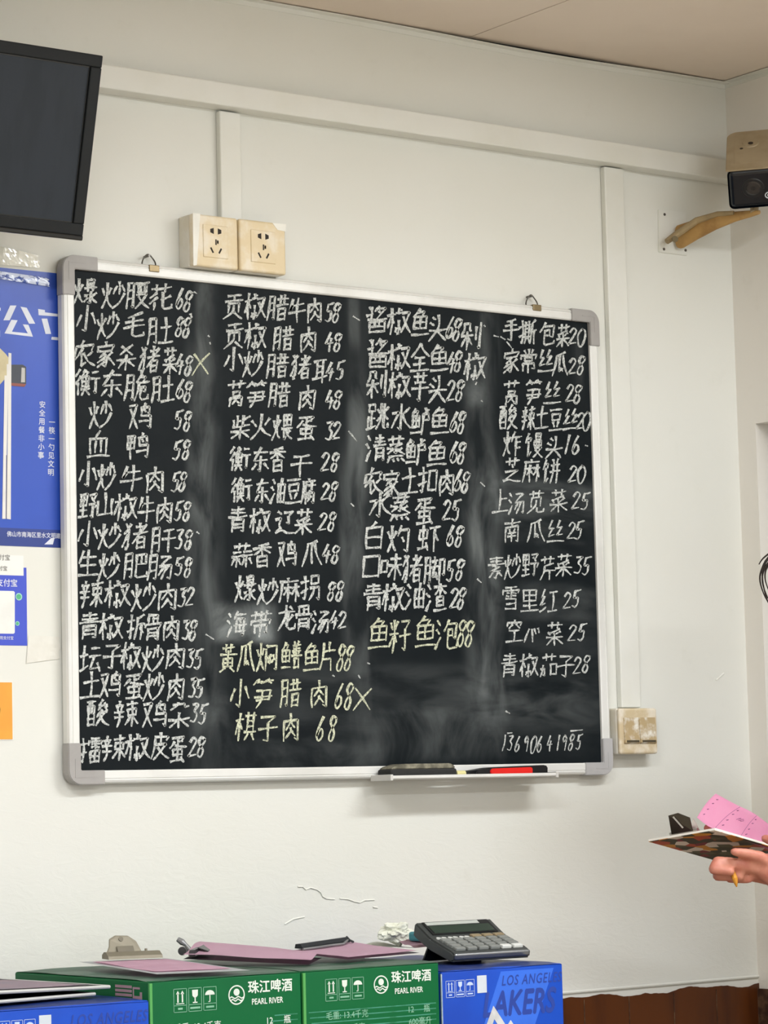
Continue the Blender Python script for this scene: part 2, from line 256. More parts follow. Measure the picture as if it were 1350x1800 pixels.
# each entry: writing with the centre of every character; class sets its size; last flag = yellow chalk
MENU = '''
1 爆151,512 炒200,519 腰242,519 花283,522 6:317,525 8:330,530 .:338,542
1 小152,560 炒190,572 毛236,572 肚282,581 8:315,575 8:328,576
1 农149,621 家186,623 杀222,628 猪263,632 菜299,634 4:316,640 8:331,643
Y1 X:352,640
1 衡152,671 东197,675 脆241,681 肚287,684 6:318,684 8:330,689
1 炒177,729 鸡247,731 5:314,738 8:329,741
1 血173,781 鸭242,784 5:312,791 8:327,791
1 小155,833 炒187,838 牛231,840 肉272,843 5:309,847 8:321,847
1 野155,889 山185,887 椒220,891 牛257,895 肉289,897 5:314,898 8:328,899
1 小155,937 炒193,942 猪238,942 肝287,949 3:315,948 8:331,949
1 生155,990 炒192,995 肥239,994 肠282,997 5:315,995 8:330,998
1 辣161,1044 椒205,1044 炒253,1049 肉294,1049 3:321,1050 2:334,1049
1 青157,1100 椒194,1101 拆239,1102 骨269,1103 肉301,1104 3:327,1107 8:339,1108
1 坛159,1158 子197,1155 椒229,1153 炒269,1158 肉308,1153 3:335,1157 5:349,1158
1 土160,1204 鸡195,1203 蛋235,1207 炒271,1207 肉309,1207 3:339,1209 5:351,1210
1 酸172,1253 辣222,1255 鸡273,1255 杂315,1257 3:342,1253 5:357,1255
1 擂158,1319 辣200,1315 椒240,1313 皮282,1311 蛋312,1317 2:339,1313 8:353,1313
2 贡411,539 椒447,538 腊488,541 牛522,545 肉553,545 5:579,549 8:591,550
2 贡412,590 椒448,590 腊498,595 肉542,597 4:579,601 8:593,602
2 小411,631 炒445,639 腊488,643 猪529,645 耳562,653 4:580,653 5:598,651
2 莴415,692 笋451,693 腊491,694 肉540,699 4:579,703 8:593,703
2 柴423,751 火459,749 煨497,751 蛋538,753 3:579,757 2:592,757
2 衡421,805 东458,808 香488,808 干529,817 2:572,812 8:588,813
2 衡424,860 东461,863 油489,863 豆516,863 腐542,863 2:572,864 8:586,864
2 青418,913 椒456,915 辽501,917 菜534,917 2:568,917 8:583,917
2 蒜425,976 香461,976 鸡505,973 爪548,973 4:574,973 8:589,975
2 爆432,1034 炒471,1040 麻507,1037 拐546,1033 8:582,1040 8:597,1039
2 海416,1097 带458,1097 龙504,1086 骨534,1086 汤564,1093 4:587,1090 2:602,1090
Y2 黄401,1157 瓜433,1154 焖469,1154 鳝512,1153 鱼548,1156 片576,1153 8:599,1157 8:613,1157
Y2 小422,1218 笋463,1218 腊511,1218 肉561,1220 6:597,1224 8:613,1224
Y1 X:636,1229
Y2 棋432,1277 子470,1281 肉511,1278 6:564,1281 8:584,1281
3 酱662,561 椒700,564 鱼739,567 头769,576 6:792,576 8:803,580 剁828,591
3 酱664,621 椒700,627 全738,629 鱼772,630 4:793,637 8:805,636 椒834,644
3 剁662,676 椒701,677 芋738,680 头769,684 2:793,687 8:808,687
3 跳664,732 水705,734 鲈739,741 鱼773,740 6:799,742 8:811,743
3 清661,788 蒸696,790 鲈731,794 鱼768,797 6:799,795 8:811,797
3 农657,845 家688,849 土719,845 扣752,844 肉785,848 6:806,845 8:818,848
3 水668,887 蒸704,892 蛋746,898 2:786,897 5:802,897
3 白658,941 灼700,947 虾754,947 6:793,942 8:807,943
3 口652,995 味687,997 猪725,999 脚764,1002 5:792,1003 8:808,1002
3 青656,1049 椒690,1050 油730,1048 渣767,1050 2:799,1052 8:811,1052
Y3 鱼666,1114 籽703,1118 鱼748,1111 泡785,1115 8:811,1113 8:825,1114
4 手898,580 撕927,584 包962,587 菜990,590 2:1007,591 0:1022,593
4 家899,634 常929,635 丝959,635 瓜985,640 2:1006,644 8:1021,642
4 莴899,690 笋938,689 丝971,691 2:1002,691 8:1015,693
4 酸894,733 辣929,735 土953,733 豆977,738 丝1003,738 2:1021,740 0:1031,740
4 炸901,780 馒939,783 头974,786 1:998,781 6:1013,782
4 芝900,826 麻933,827 饼969,829 2:1007,833 0:1022,834
4 上880,880 汤908,884 苋942,882 菜982,880 2:1013,880 5:1029,881
4 南900,933 瓜942,933 丝976,935 2:1005,933 5:1018,932
4 素872,998 炒901,996 野932,993 芹962,998 菜991,993 3:1017,993 5:1031,995
4 雪898,1051 里931,1056 红965,1056 2:997,1056 5:1013,1052
4 空904,1109 心936,1116 菜975,1114 2:1006,1113 5:1023,1111
4 青895,1169 椒929,1169 茄965,1169 子994,1171 2:1015,1170 8:1030,1167
5 1:886,1306 3:897,1306 6:910,1308 9:925,1307 0:938,1308 6:949,1308 4:966,1307 1:982,1306 9:992,1305 8:1004,1305 5:1018,1304'''
# ------------------------------------------------------------------ the room
WY = .018; XR = 1.548; ZC = 2.7315; XL = -5.2; YF = -7.0
def wall_material(name, base='#e1e1da'):
    m = bpy.data.materials.new(name); m.use_nodes = True; t = NT(m); b = m.node_tree.nodes['Principled BSDF']; t.bsdf = b
    b.inputs['Roughness'].default_value = .62; b.inputs['Specular IOR Level'].default_value = .3
    v = t.coord(); x = t.xyz(v)
    n1 = t.ramp(t.noise(v, 2.2, 3, .5), .35, .75); n2 = t.ramp(t.noise(v, 14, 6, .65), .58, .8)
    c = t.mix(t.math('MULTIPLY', n1, .35), lin(base), lin('#d9d8cc'))
    c = t.mix(t.math('MULTIPLY', n2, .12), c, lin('#b9b6a4'))
    sc = t.ramp(t.noise(t.coord((1, 1, 1), (3, 1, 7)), 38, 4, .7, 2.5), .70, .76)      # grey scuffs low on the wall
    low = t.ramp(x[2], 1.35, 1.0)
    c = t.mix(t.math('MULTIPLY', t.math('MULTIPLY', sc, low), .30), c, lin('#9a978c'))
    t.l.new(c, b.inputs['Base Color'])
    lo2 = t.ramp(x[2], 1.45, 1.0)
    h1 = t.noise(t.coord((1, 1, 2.2)), 26, 5, .6, 1.2)
    h = t.math('ADD', t.math('MULTIPLY', h1, t.math('ADD', t.math('MULTIPLY', lo2, 1.0), .18)), t.math('MULTIPLY', t.noise(v, 240, 2), .05))
    t.bump(h, .15, .005)
    return m
m_wall = wall_material('painted_plaster'); m_wall2 = wall_material('painted_plaster_side', '#e6e2da')
m_white = mat('white_plastic', '#e2e2db', .45, var='#d9d8cc', vscale=6, vamt=.5)
m_ceil = mat('ceiling_board', '#e8dacb', .7, var='#e0d1c1', vscale=3, vamt=.6)
m_gap_shade = mat('gap_shade', '#15120f', .8)
m_metal = mat('aluminium', '#c9c9c6', .34, .75, var='#b9b8b2', vscale=9)
b = NB(); box(b, (XL, WY, 0), (XR+.25, WY+.15, 3.0)); tag(obj('wall_back', b, m_wall), kind='structure')
b = NB()                                                # right wall with a doorway opening
box(b, (XR, YF, 0), (XR+.20, -.92, 3.0)); box(b, (XR, -.034, 0), (XR+.20, WY, 3.0)); box(b, (XR, -.92, 2.022), (XR+.20, -.034, 3.0))
tag(obj('wall_right', b, m_wall2), kind='structure')
b = NB(); box(b, (XR+.14, -.94, 0), (XR+.19, -.02, 2.04)); tag(obj('door_1', b, mat('grey_door', '#b9b9b4', .5, var='#aeada6', vscale=4)), kind='structure')
b = NB(); box(b, (XL-.15, YF, 0), (XL, WY, 3.0)); tag(obj('wall_left', b, m_wall2), kind='structure')
b = NB(); box(b, (XL, YF-.15, 0), (-3.3, YF, 3.0)); box(b, (.1, YF-.15, 0), (XR, YF, 3.0)); box(b, (-3.3, YF-.15, 2.3), (.1, YF, 3.0)); tag(obj('wall_front', b, m_wall2), kind='structure')
b = NB(); box(b, (XL, YF, -.1), (XR+.2, WY, 0)); tag(obj('floor', b, mat('floor_tiles', '#b3a48f', .3, var='#9c8d78', vscale=4)), kind='structure')
# ceiling boards: separate sheets with a hairline joint between them
b = NB()
jx = U(822, 70, WY).x
for x0, x1 in ((XL, -1.3), (-1.298, jx-.0015), (jx+.0015, XR+.2)):
    for y0, y1 in ((YF, -2.5), (-2.497, WY)): box(b, (x0, y0, ZC), (x1, y1, ZC+.012))
box(b, (XL, YF, ZC+.02), (XR+.2, WY, ZC+.06))
tag(obj('ceiling', b, m_ceil), kind='structure')
def angle_trim(name, p0, p1, inward, gaps):
    p0 = Vector(p0); p1 = Vector(p1); d = p1-p0; n = len(gaps); inward = Vector(inward); b = NB(); R = []
    for k, g in enumerate(gaps):
        p = p0+d*(k/(n-1)); zt = ZC-.0005-g
        prof = [(0, zt-.0105), (.0016, zt-.0105), (.0016, zt-.0016), (.016, zt-.0016), (.016, zt), (0, zt)]
        R.append([b.verts.new(Vector((p.x, p.y, 0))+inward*a+Vector((0, 0, z))) for a, z in prof])
    for A, B in zip(R, R[1:]):
        for k in range(6): b.faces.new((A[k], A[(k+1) % 6], B[(k+1) % 6], B[k]))
    b.faces.new(R[0]); b.faces.new(R[-1])
    return tag(obj(name, b, m_white), kind='structure')
gp = [.0006+.0009*(x > -.6)+.0065*math.exp(-((x-1.06)/.30)**2) for x in [XL+(XR-XL)*k/110 for k in range(111)]]
angle_trim('trim_1', (XL, WY, 0), (XR, WY, 0), (0, -1, 0), gp)
angle_trim('trim_2', (XR, WY, 0), (XR, YF, 0), (-1, 0, 0), [.001, .0005]+[0]*10)
b = NB(); box(b, (XL, WY-.0006, ZC-.010), (XR, WY+.0005, ZC)); tag(obj('gap_shade_strip', b, m_gap_shade), kind='structure')  # dark strip painting the shade inside the gap above the trim
# brown wall tiles below, their top edge overlapped by ragged paint
m_tile = mat('brown_wall_tile', '#572b08', .34, var='#44200a', vscale=7, vamt=.9, stretch=(3, 1, .6), bump=.08, bscale=30)
zt = lambda x: .9105+.0028*math.sin(x*23+1)+.0022*math.sin(x*61+.5)+.0022*math.sin(x*9)+.002*mnoise.noise(Vector((x*70,1,0)))-.004*max(0,math.sin(x*13+1.2))**4
b = NB(); xs = [XL+(XR-XL)*k/1200 for k in range(1201)]
for a, c in zip(xs, xs[1:]): b.faces.new([b.verts.new(p) for p in ((a, WY-.0025, 0), (c, WY-.0025, 0), (c, WY-.0025, zt(c)), (a, WY-.0025, zt(a)))])
bmesh.ops.remove_doubles(b, verts=b.verts[:], dist=1e-5)
bmesh.ops.solidify(b, geom=b.faces[:], thickness=.002)
tag(obj('trim_4', b, m_tile), kind='structure')
b = NB()
for px in (1025, 1104, 1183, 1258, 1331):
    x = U(px, 1760, WY).x; box(b, (x-.001, WY-.0032, .2), (x+.001, WY-.002, .905))
box(b, (XR-.003, -.034, 0), (XR-.0002, WY, .90))
tag(obj('trim_5', b, mat('tile_joint', '#3a2010', .7, var='#6b5038', vscale=40, vamt=.8)), kind='structure')
b = NB()                                                # lip of old white paint along the tile edge
prof = [(0, 0), (-.003, .0006), (-.0036, .003), (-.001, .005), (0, .0055)]
rail(b, prof, (.55, WY-.001, .9155), (XR, WY-.001, .9215), (0, 1, 0), (0, 0, 1)); rail(b, prof, (XL, WY-.001, .912), (.55, WY-.001, .9155), (0, 1, 0), (0, 0, 1))
tag(obj('trim_6', b, m_wall), kind='structure')
# peeling paint: thin lifted flakes on the back wall
def flake(pxs, h):
    b = NB(); P = [U(x, y, WY) for x, y in pxs]
    for A, B in zip(P, P[1:]):
        q = [A+Vector((0, -.0004, h)), B+Vector((0, -.0004, h)), B+Vector((0, -.0022, 0)), A+Vector((0, -.0022, 0)), A+Vector((0, .0005, .0006)), B+Vector((0, .0005, .0006))]
        v = [b.verts.new(p) for p in q]
        b.faces.new((v[0], v[1], v[2], v[3])); b.faces.new((v[3], v[2], v[5], v[4]))
    return b
wb = bpy.data.objects['wall_back']
for pxs in ([(523,1559),(531,1559),(537,1564),(545,1561),(556,1564),(563,1569),(566,1576),(573,1580),(588,1581)],
            [(597,1580),(611,1581),(622,1585),(632,1587),(640,1583),(658,1582)], [(655,1595),(664,1596)],
            [(500,1625),(515,1616),(535,1612)], [(1258,1196),(1272,1184)]):
    obj('paint_flake', flake(pxs, .0022), m_wall, wb)
# ------------------------------------------------------------------ plastic cable trunking on the wall
def trunk_box(lo, hi):
    b = NB(); box(b, lo, hi, .0025, 2); return b
zt0 = U(600, 230, WY).z+.004; zt1 = U(600, 187, WY).z; TT = .014
t = obj('cable_trunking', trunk_box((-2.6, WY-.038, zt0), (XR, WY, zt1)), m_white)
tag(t, 'long white plastic cable trunking running level along the wall below the ceiling', 'cable trunking', 'white wall trunking')
a0 = U(388, 300, WY-TT).x; a1 = U(425, 300, WY-TT).x
t = obj('cable_trunking', trunk_box((a0, WY-TT, 2.315), (a1, WY, zt0-.003)), m_white)
tag(t, 'short upright white cable trunking dropping to the twin wall sockets', 'cable trunking', 'white wall trunking')
c0 = U(1069, 500, WY-TT).x; c1 = U(1103, 500, WY-TT).x
t = obj('cable_trunking', trunk_box((c0, WY-TT, 1.455), (c1, WY, zt0-.002)), m_white)
tag(t, 'long upright white cable trunking beside the right edge of the menu board', 'cable trunking', 'white wall trunking')
# ------------------------------------------------------------------ the menu board
PW, PH, PZ = 1.1439, .85, 1.35
def board_material():
    m = bpy.data.materials.new('blackboard'); m.use_nodes = True; t = NT(m); b = m.node_tree.nodes['Principled BSDF']; t.bsdf = b
    b.inputs['Roughness'].default_value = .6; b.inputs['Specular IOR Level'].default_value = .12
    v = t.coord(); x = t.xyz(v); X, Z = x[0], x[2]
    def blob(px, py, rx, rz, p=2):                       # soft patch of wiped chalk dust, pixel-free: metres on the board
        q = t.math('ADD', t.math('POWER', t.math('ABSOLUTE', t.math('DIVIDE', t.math('SUBTRACT', X, px), rx)), p), t.math('POWER', t.math('ABSOLUTE', t.math('DIVIDE', t.math('SUBTRACT', Z, py), rz)), p))
        return t.math('POWER', 2.718, t.math('MULTIPLY', q, -1))
    st = t.ramp(t.noise(t.coord((3.2, 1, 1.0)), 7, 4, .5, .5), .30, .75)          # vertical wipes
    sh = t.ramp(t.noise(t.coord((1.0, 1, 3.4), (2, 0, 1)), 7, 4, .5, .5), .30, .75)   # level wipes
    cl = t.ramp(t.noise(v, 7, 6, .6, .6), .35, .7)
    f = None
    def acc(a):
        nonlocal f
        f = a if f is None else t.math('ADD', f, a)
    for dat in DUST:
        kind, px, py, rx, ry, amt, pw = dat
        c = U(px, py, 0); c1 = U(px+rx, py, 0); c2 = U(px, py+ry, 0)
        g = blob(c.x, c.z, abs(c1.x-c.x), abs(c2.z-c.z), pw)
        acc(t.math('MULTIPLY', t.math('MULTIPLY', g, amt*.62 if kind in 'vh' else amt*.8), {'v': st, 'h': sh, 'c': cl, 's': 1.0}[kind]))
    acc(t.math('MULTIPLY', cl, .012))
    fl = t.ramp(t.noise(v, 150, 2, .5), .80, .84)
    acc(t.math('MULTIPLY', fl, .12))
    f = t.math('MINIMUM', f, .62)
    t.l.new(t.mix(f, lin('#0d1418'), lin('#a3a9a8')), b.inputs['Base Color'])
    r = t.math('ADD', .52, t.math('MULTIPLY', f, .8), True); t.l.new(r, b.inputs['Roughness'])
    return m
DUST = [('v',362,560,17,90,.30,4),('v',352,760,22,150,.42,4),('v',352,960,26,140,.24,4),('v',372,900,22,560,.10,6),('v',350,1200,32,200,.16,4),('c',375,1290,34,70,.18,4),
 ('v',622,560,10,50,.30,4),('v',630,780,18,110,.42,4),('v',620,960,22,150,.40,4),('v',632,1150,20,160,.18,4),('v',635,900,22,480,.06,6),
 ('v',862,600,16,70,.26,4),('c',835,690,18,26,.36,3),('v',845,840,24,220,.34,4),('v',850,1050,34,220,.28,4),('v',875,860,14,60,.28,3),
 ('h',960,880,92,36,.34,6),('h',955,935,80,22,.14,6),('h',985,1060,70,34,.20,5),('h',990,965,60,14,.12,5),('v',1020,640,12,60,.16,3),('v',870,1150,30,120,.20,4),
 ('h',770,1215,110,48,.14,6),('h',935,1235,110,40,.26,5),('c',770,1290,120,46,.22,6),('h',560,1250,110,90,.12,6),('c',430,1095,52,34,1.1,6),('s',432,1097,48,31,.13,6),('h',980,1200,90,120,.10,6),('c',520,1330,160,24,.12,4)]
P0 = Vector((0, 0, PZ))
board = thing('menu_board', 'large black chalkboard menu in an aluminium frame covered with handwritten dishes and prices', 'menu board', (PW/2, WY, PZ))
b = NB(); box(b, (-.004, .0, PZ-.004), (PW+.004, .014, PZ+PH+.004)); obj('writing_panel', b, board_material(), board)
FW = .021
prof = [(0, -.0045), (.0025, -.0065), (.013, -.0065), (.0142, -.0052), (.0152, -.0052), (.0162, -.0065), (.0195, -.005), (.022, -.0005), (.022, .012), (0, .012)]
m_rail = mat('brushed_aluminium', '#e6e6e2', .42, .1, var='#cccbc4', vscale=5, vamt=.6)
x0, x1, z0, z1 = 0, PW, PZ, PZ+PH
for p0, p1, xa in (((x0, 0, z1), (x1, 0, z1), (0, 0, 1)), ((x0, 0, z0), (x1, 0, z0), (0, 0, -1)), ((x0, 0, z0), (x0, 0, z1), (-1, 0, 0)), ((x1, 0, z0), (x1, 0, z1), (1, 0, 0))):
    b = NB(); rail(b, prof, p0, p1, xa, (0, 1, 0)); obj('frame_rail', b, m_rail, board)
m_corner = mat('grey_corner_plastic', '#a3a09d', .5, var='#96928e', vscale=14)
for cx, cz, sx, sz in ((x0, z1, -1, 1), (x1, z1, 1, 1), (x0, z0, -1, -1), (x1, z0, 1, -1)):
    L, R, Wd = .046, .024, .0235                          # rounded L-shaped cap over the corner
    pts = [(-L, -.0005), (-L, Wd)]
    for k in range(9):
        a = math.pi/2*(1-k/8); pts.append((Wd-R+R*math.cos(a), Wd-R+R*math.sin(a)))
    pts += [(Wd, -L), (-.0005, -L), (-.0005, -.0005)]
    P = [(cx+sx*a, -.0085, cz+sz*c) for a, c in pts]
    b = NB(); prism(b, P, (0, .0215, 0), .0012)
    q = [(cx+sx*a*.62+sx*.006, -.0090, cz+sz*c*.62+sz*.006) for a, c in ((-L*.9, 0.009), (.009, .009), (.009, -L*.9), (.0065, -L*.9), (.0065, .0065), (-L*.9, .0065))]
    prism(b, q, (0, .001, 0))
    obj('corner_cap', b, mat('clear_grey_corner_plastic', '#b5b4b4', .4) if (sx > 0 and sz < 0) else m_corner, board)
m_brass = mat('dull_brass', '#8a7a5c', .4, .8); m_wire = mat('steel_wire', '#6d6a64', .35, .9)
for px, py in ((271, 472), (944, 541)):
    c = U(px, py, -.007)
    b = NB(); box(b, (c.x-.010, -.0085, c.z-.006), (c.x+.010, .012, c.z+.006), .001); cl = obj('hanger_clip', b, m_brass, board)
    b = NB(); cz = c.z+.013; cx = c.x-.004
    tube(b, [(cx+.013*math.cos(a), .004+.004*math.sin(a*2), cz+.013*math.sin(a)) for a in [k/20*2*math.pi for k in range(21)]], .0013, 8, False)
    obj('hanger_ring', b, m_wire, cl)
    b = NB(); disc(b, (cx, WY, cz+.011), (0, -1, 0), .0022, .016); h = obj('wall_nail', b, m_wire)
    tag(h, 'steel nail in the wall holding the ring at the menu board\'s upper %s corner' % ('left' if px < 500 else 'right'), 'nail', 'nails holding the board')
# pen tray under the board
ta = U(668, 1352, -.03).x; tb = U(958, 1345, -.03).x
TZ = PZ-.021
b = NB(); tp = [(0, 0), (-.058, 0), (-.061, .002), (-.061, .007), (-.059, .007), (-.058, .0022), (0, .0022)]
rail(b, [(y, z) for y, z in tp], (ta, -.004, TZ-.004), (tb, -.004, TZ-.004), (0, 1, 0), (0, 0, 1)); obj('pen_tray', b, m_rail, board)
for x in (ta, tb):
    b = NB(); box(b, (x-.003, -.066, TZ-.006), (x+.003, -.004, TZ+.005), .001); obj('tray_end', b, mat('tray_end_plastic', '#cfcdc8', .45), board)
# ---- the chalk writing
def chalk_mat(name, col):
    m = bpy.data.materials.new(name); m.use_nodes = True; t = NT(m); b = m.node_tree.nodes['Principled BSDF']; t.bsdf = b
    v = t.coord(); f = t.ramp(t.noise(v, 330, 3, .6), .36, .56)
    n2 = t.ramp(t.noise(v, 60, 2, .5), .3, .7)
    f = t.math('MULTIPLY', t.math('ADD', .42, t.math('MULTIPLY', f, .58)), t.math('ADD', .78, t.math('MULTIPLY', n2, .22)))
    t.l.new(t.mix(f, lin('#1a2022'), lin(col)), b.inputs['Base Color']); b.inputs['Roughness'].default_value = .95; b.inputs['Specular IOR Level'].default_value = .1
    return m
m_chalk = chalk_mat('white_chalk', '#d5d8d4'); m_yel = chalk_mat('yellow_chalk', '#d9dcc0')
_ly = [0]
_k = [0]
def stroke(bm, P, wd):                                    # ribbon of chalk through pixel-plane points of the panel
    P = [Vector(p) for p in P]
    if len(P) < 2: return
    n = len(P); L = []; R = []; ph = random.random()*9
    _k[0] = (_k[0]+1) % 40; yy = -.00035-.00002*_k[0]
    for i, p in enumerate(P):
        d = (P[min(i+1, n-1)]-P[max(i-1, 0)])
        if d.length < 1e-6: d = Vector((1, 0))
        d.normalize(); nn = Vector((-d.y, d.x)); t = i/(n-1)
        ww = wd*.5*(1.0-.30*t)*(1+.22*math.sin(ph+t*7)+.16*random.uniform(-1, 1))
        if i == 0: p = p-d*wd*.25
        if i == n-1: p = p+d*wd*.25; ww *= .7
        L.append(p+nn*ww); R.append(p-nn*ww)
    def v(q): c = U(q.x, q.y, yy); return bm.verts.new((c.x, yy, c.z))
    L = [v(q) for q in L]; R = [v(q) for q in R]
    for i in range(n-1): bm.faces.new((L[i], L[i+1], R[i+1], R[i]))
def sharp_crv(P, lim):
    out = []; seg = [P[0]]
    for i in range(1, len(P)):
        seg.append(P[i])
        if i < len(P)-1:
            a = Vector(P[i])-Vector(P[i-1]); c = Vector(P[i+1])-Vector(P[i])
            if a.length > 0 and c.length > 0 and a.angle(c) > lim: out += crv(seg); seg = [P[i]]
    return out+crv(seg)
SIZE = {'1':(42,46),'2':(36,44),'3':(37,48),'4':(31,41),'5':(10,28),'Y1':(40,44),'Y2':(37,50),'Y3':(40,56)}
DIG = {'1':(15,35),'2':(15,33),'3':(15,38),'4':(15,32),'5':(10,29),'Y1':(34,40),'Y2':(15,46),'Y3':(16,46)}
for line in MENU.strip().split('\n'):
    tk = line.split(); cls = tk[0]; bm = NB()
    pos = [(t[0],)+tuple(float(q) for q in t[1:].lstrip(':').split(',')) for t in tk[1:]]
    wcls = (DIG if cls[0] == 'Y' and len(pos) == 1 else SIZE)[cls][0]
    for ci, (ch, px, py) in enumerate(pos):
        if ci and px-pos[ci-1][1] > 1.45*wcls:          # a wide gap: the next word is a piece of its own
            obj('chalk_writing', bm, m_chalk, board); bm = NB()
        dg = ch in '0123456789X.'
        wx, hy = (DIG if dg else SIZE)[cls]
        if not dg:
            gaps = [abs(pos[j][1]-px)*(1.0 if pos[j][0] not in '0123456789' else 1.45) for j in (ci-1, ci+1) if 0 <= j < len(pos)]
            wx = max(24, min(wx, 1.03*min(gaps)))
        wx *= random.uniform(.94, 1.05); hy *= random.uniform(.95, 1.05); sh = random.uniform(.02, .10)+(.10 if dg and ch != 'X' else 0)
        rise = random.uniform(.02, .09)
        for st in glyph(ch):
            Q = []
            for a, c in st:
                a += random.uniform(-1.8, 1.8); c += random.uniform(-1.8, 1.8)
                u = a/100-.5; q = c/100-.5
                Q.append((px+u*wx-q*hy*sh, py+q*hy-u*wx*rise))
            if len(Q) == 2:                              # a slight bow in straight strokes
                (ax, ay), (bx, by) = Q; k = random.uniform(-.05, .05)
                Q.insert(1, ((ax+bx)/2-(by-ay)*k, (ay+by)/2+(bx-ax)*k))
            wd = {'1':4.5,'2':4.4,'3':4.6,'4':3.9,'5':2.7,'Y1':3.8,'Y2':4.0,'Y3':4.0}[cls]
            if cls == '4' and py > 850: wd = 3.4
            stroke(bm, sharp_crv(Q, math.radians(125 if dg and ch not in '45' else 52)), wd)
    yl = cls[0] == 'Y'
    o = obj('chalk_writing', bm, m_yel if yl else m_chalk, board)
    if yl: o['label'] = 'writing in pale yellow chalk'
# stray ticks and dots of chalk
for p, q in (((621,556),(632,563)),((613,758),(627,775)),((617,885),(622,890)),((362,1115),(376,1124)),((845,848),(852,855)),((839,1018),(846,1024)),((889,1250),(896,1254)),((868,590),(876,592)),((880,592),(888,597)),((891,601),(899,611)),((341,513),(346,516)),((630,1187),(633,1192)),((585,1187),(588,1189)),
             ((369,602),(370,605)),((366,590),(368,592)),((346,935),(350,938)),((851,572),(853,574)),((838,672),(836,676)),((846,704),(848,706)),((1029,783),(1033,784)),((646,1165),(650,1167)),((1003,1285),(1024,1283)),((892,1289),(900,1288))):
    bm = NB(); stroke(bm, crv([p, ((p[0]+q[0])/2, (p[1]+q[1])/2), q]), 2.6); obj('chalk_tick', bm, m_chalk, board)
# ---- things lying on the tray
zt_ = TZ-.0014
m_felt = mat('dark_felt', '#2a2a29', .9, bump=.3, bscale=500); m_blk = mat('black_plastic', '#17181a', .4)
def lay(px, py, y): return U(px, py, y)
e0 = lay(676, 1352, -.035); e1 = lay(792, 1352, -.035)
er = thing('blackboard_eraser', 'worn dark felt blackboard eraser with pale dusty edge on the board tray', 'eraser', ((e0.x+e1.x)/2, -.035, zt_))
b = NB(); box(b, (e0.x, -.055, zt_), (e1.x, -.012, zt_+.016), .004, 3); obj('felt_pad', b, m_felt, er)
b = NB(); pts = [(e0.x+.002, zt_+.0155), (e1.x-.002, zt_+.0155), (e1.x-.004, zt_+.021), (e1.x-.014, zt_+.025), (e0.x+.03, zt_+.025), (e0.x+.008, zt_+.020)]
prism(b, [(x, -.053, z) for x, z in pts], (0, .039, 0), .0015); obj('back_plate', b, mat('dusty_eraser_back', '#5d5a4c', .8, var='#a8a48f', vscale=30, vamt=.8), er)
c0 = lay(801, 1358, -.04); c1 = lay(816, 1358, -.04)
b = NB(); tube(b, [(c0.x, -.04, zt_+.006), (c1.x, -.041, zt_+.006)], [.0058, .0054], 14); tag(obj('chalk_stub', b, mat('cream_chalk', '#e3d99a', .9)), 'short stub of cream chalk on the tray between the two erasers', 'chalk')
r0 = lay(822, 1353, -.035); r1 = lay(950, 1347, -.035); ra = lay(857, 1351, -.05); rb = lay(931, 1350, -.05)
rd = thing('whiteboard_eraser', 'black board eraser with a bright red grip at the right end of the tray', 'eraser', ((r0.x+r1.x)/2, -.035, zt_))
b = NB(); pts = [(r0.x, zt_), (r1.x, zt_), (r1.x+.001, zt_+.016), (r1.x-.006, zt_+.019), (r0.x+.05, zt_+.0165), (r0.x+.006, zt_+.011)]
prism(b, [(x, -.057, z) for x, z in pts], (0, .045, 0), .002); obj('eraser_body', b, m_blk, rd)
b = NB(); pts = [(ra.x, zt_+.0055), (ra.x+.004, zt_+.003), (rb.x-.003, zt_+.003), (rb.x, zt_+.005), (rb.x, zt_+.0135), (rb.x-.004, zt_+.0155), (ra.x+.006, zt_+.0140), (ra.x, zt_+.011)]
prism(b, [(x, -.0595, z) for x, z in pts], (0, .012, 0), .001); obj('grip', b, mat('red_plastic', '#e0231c', .4), rd)
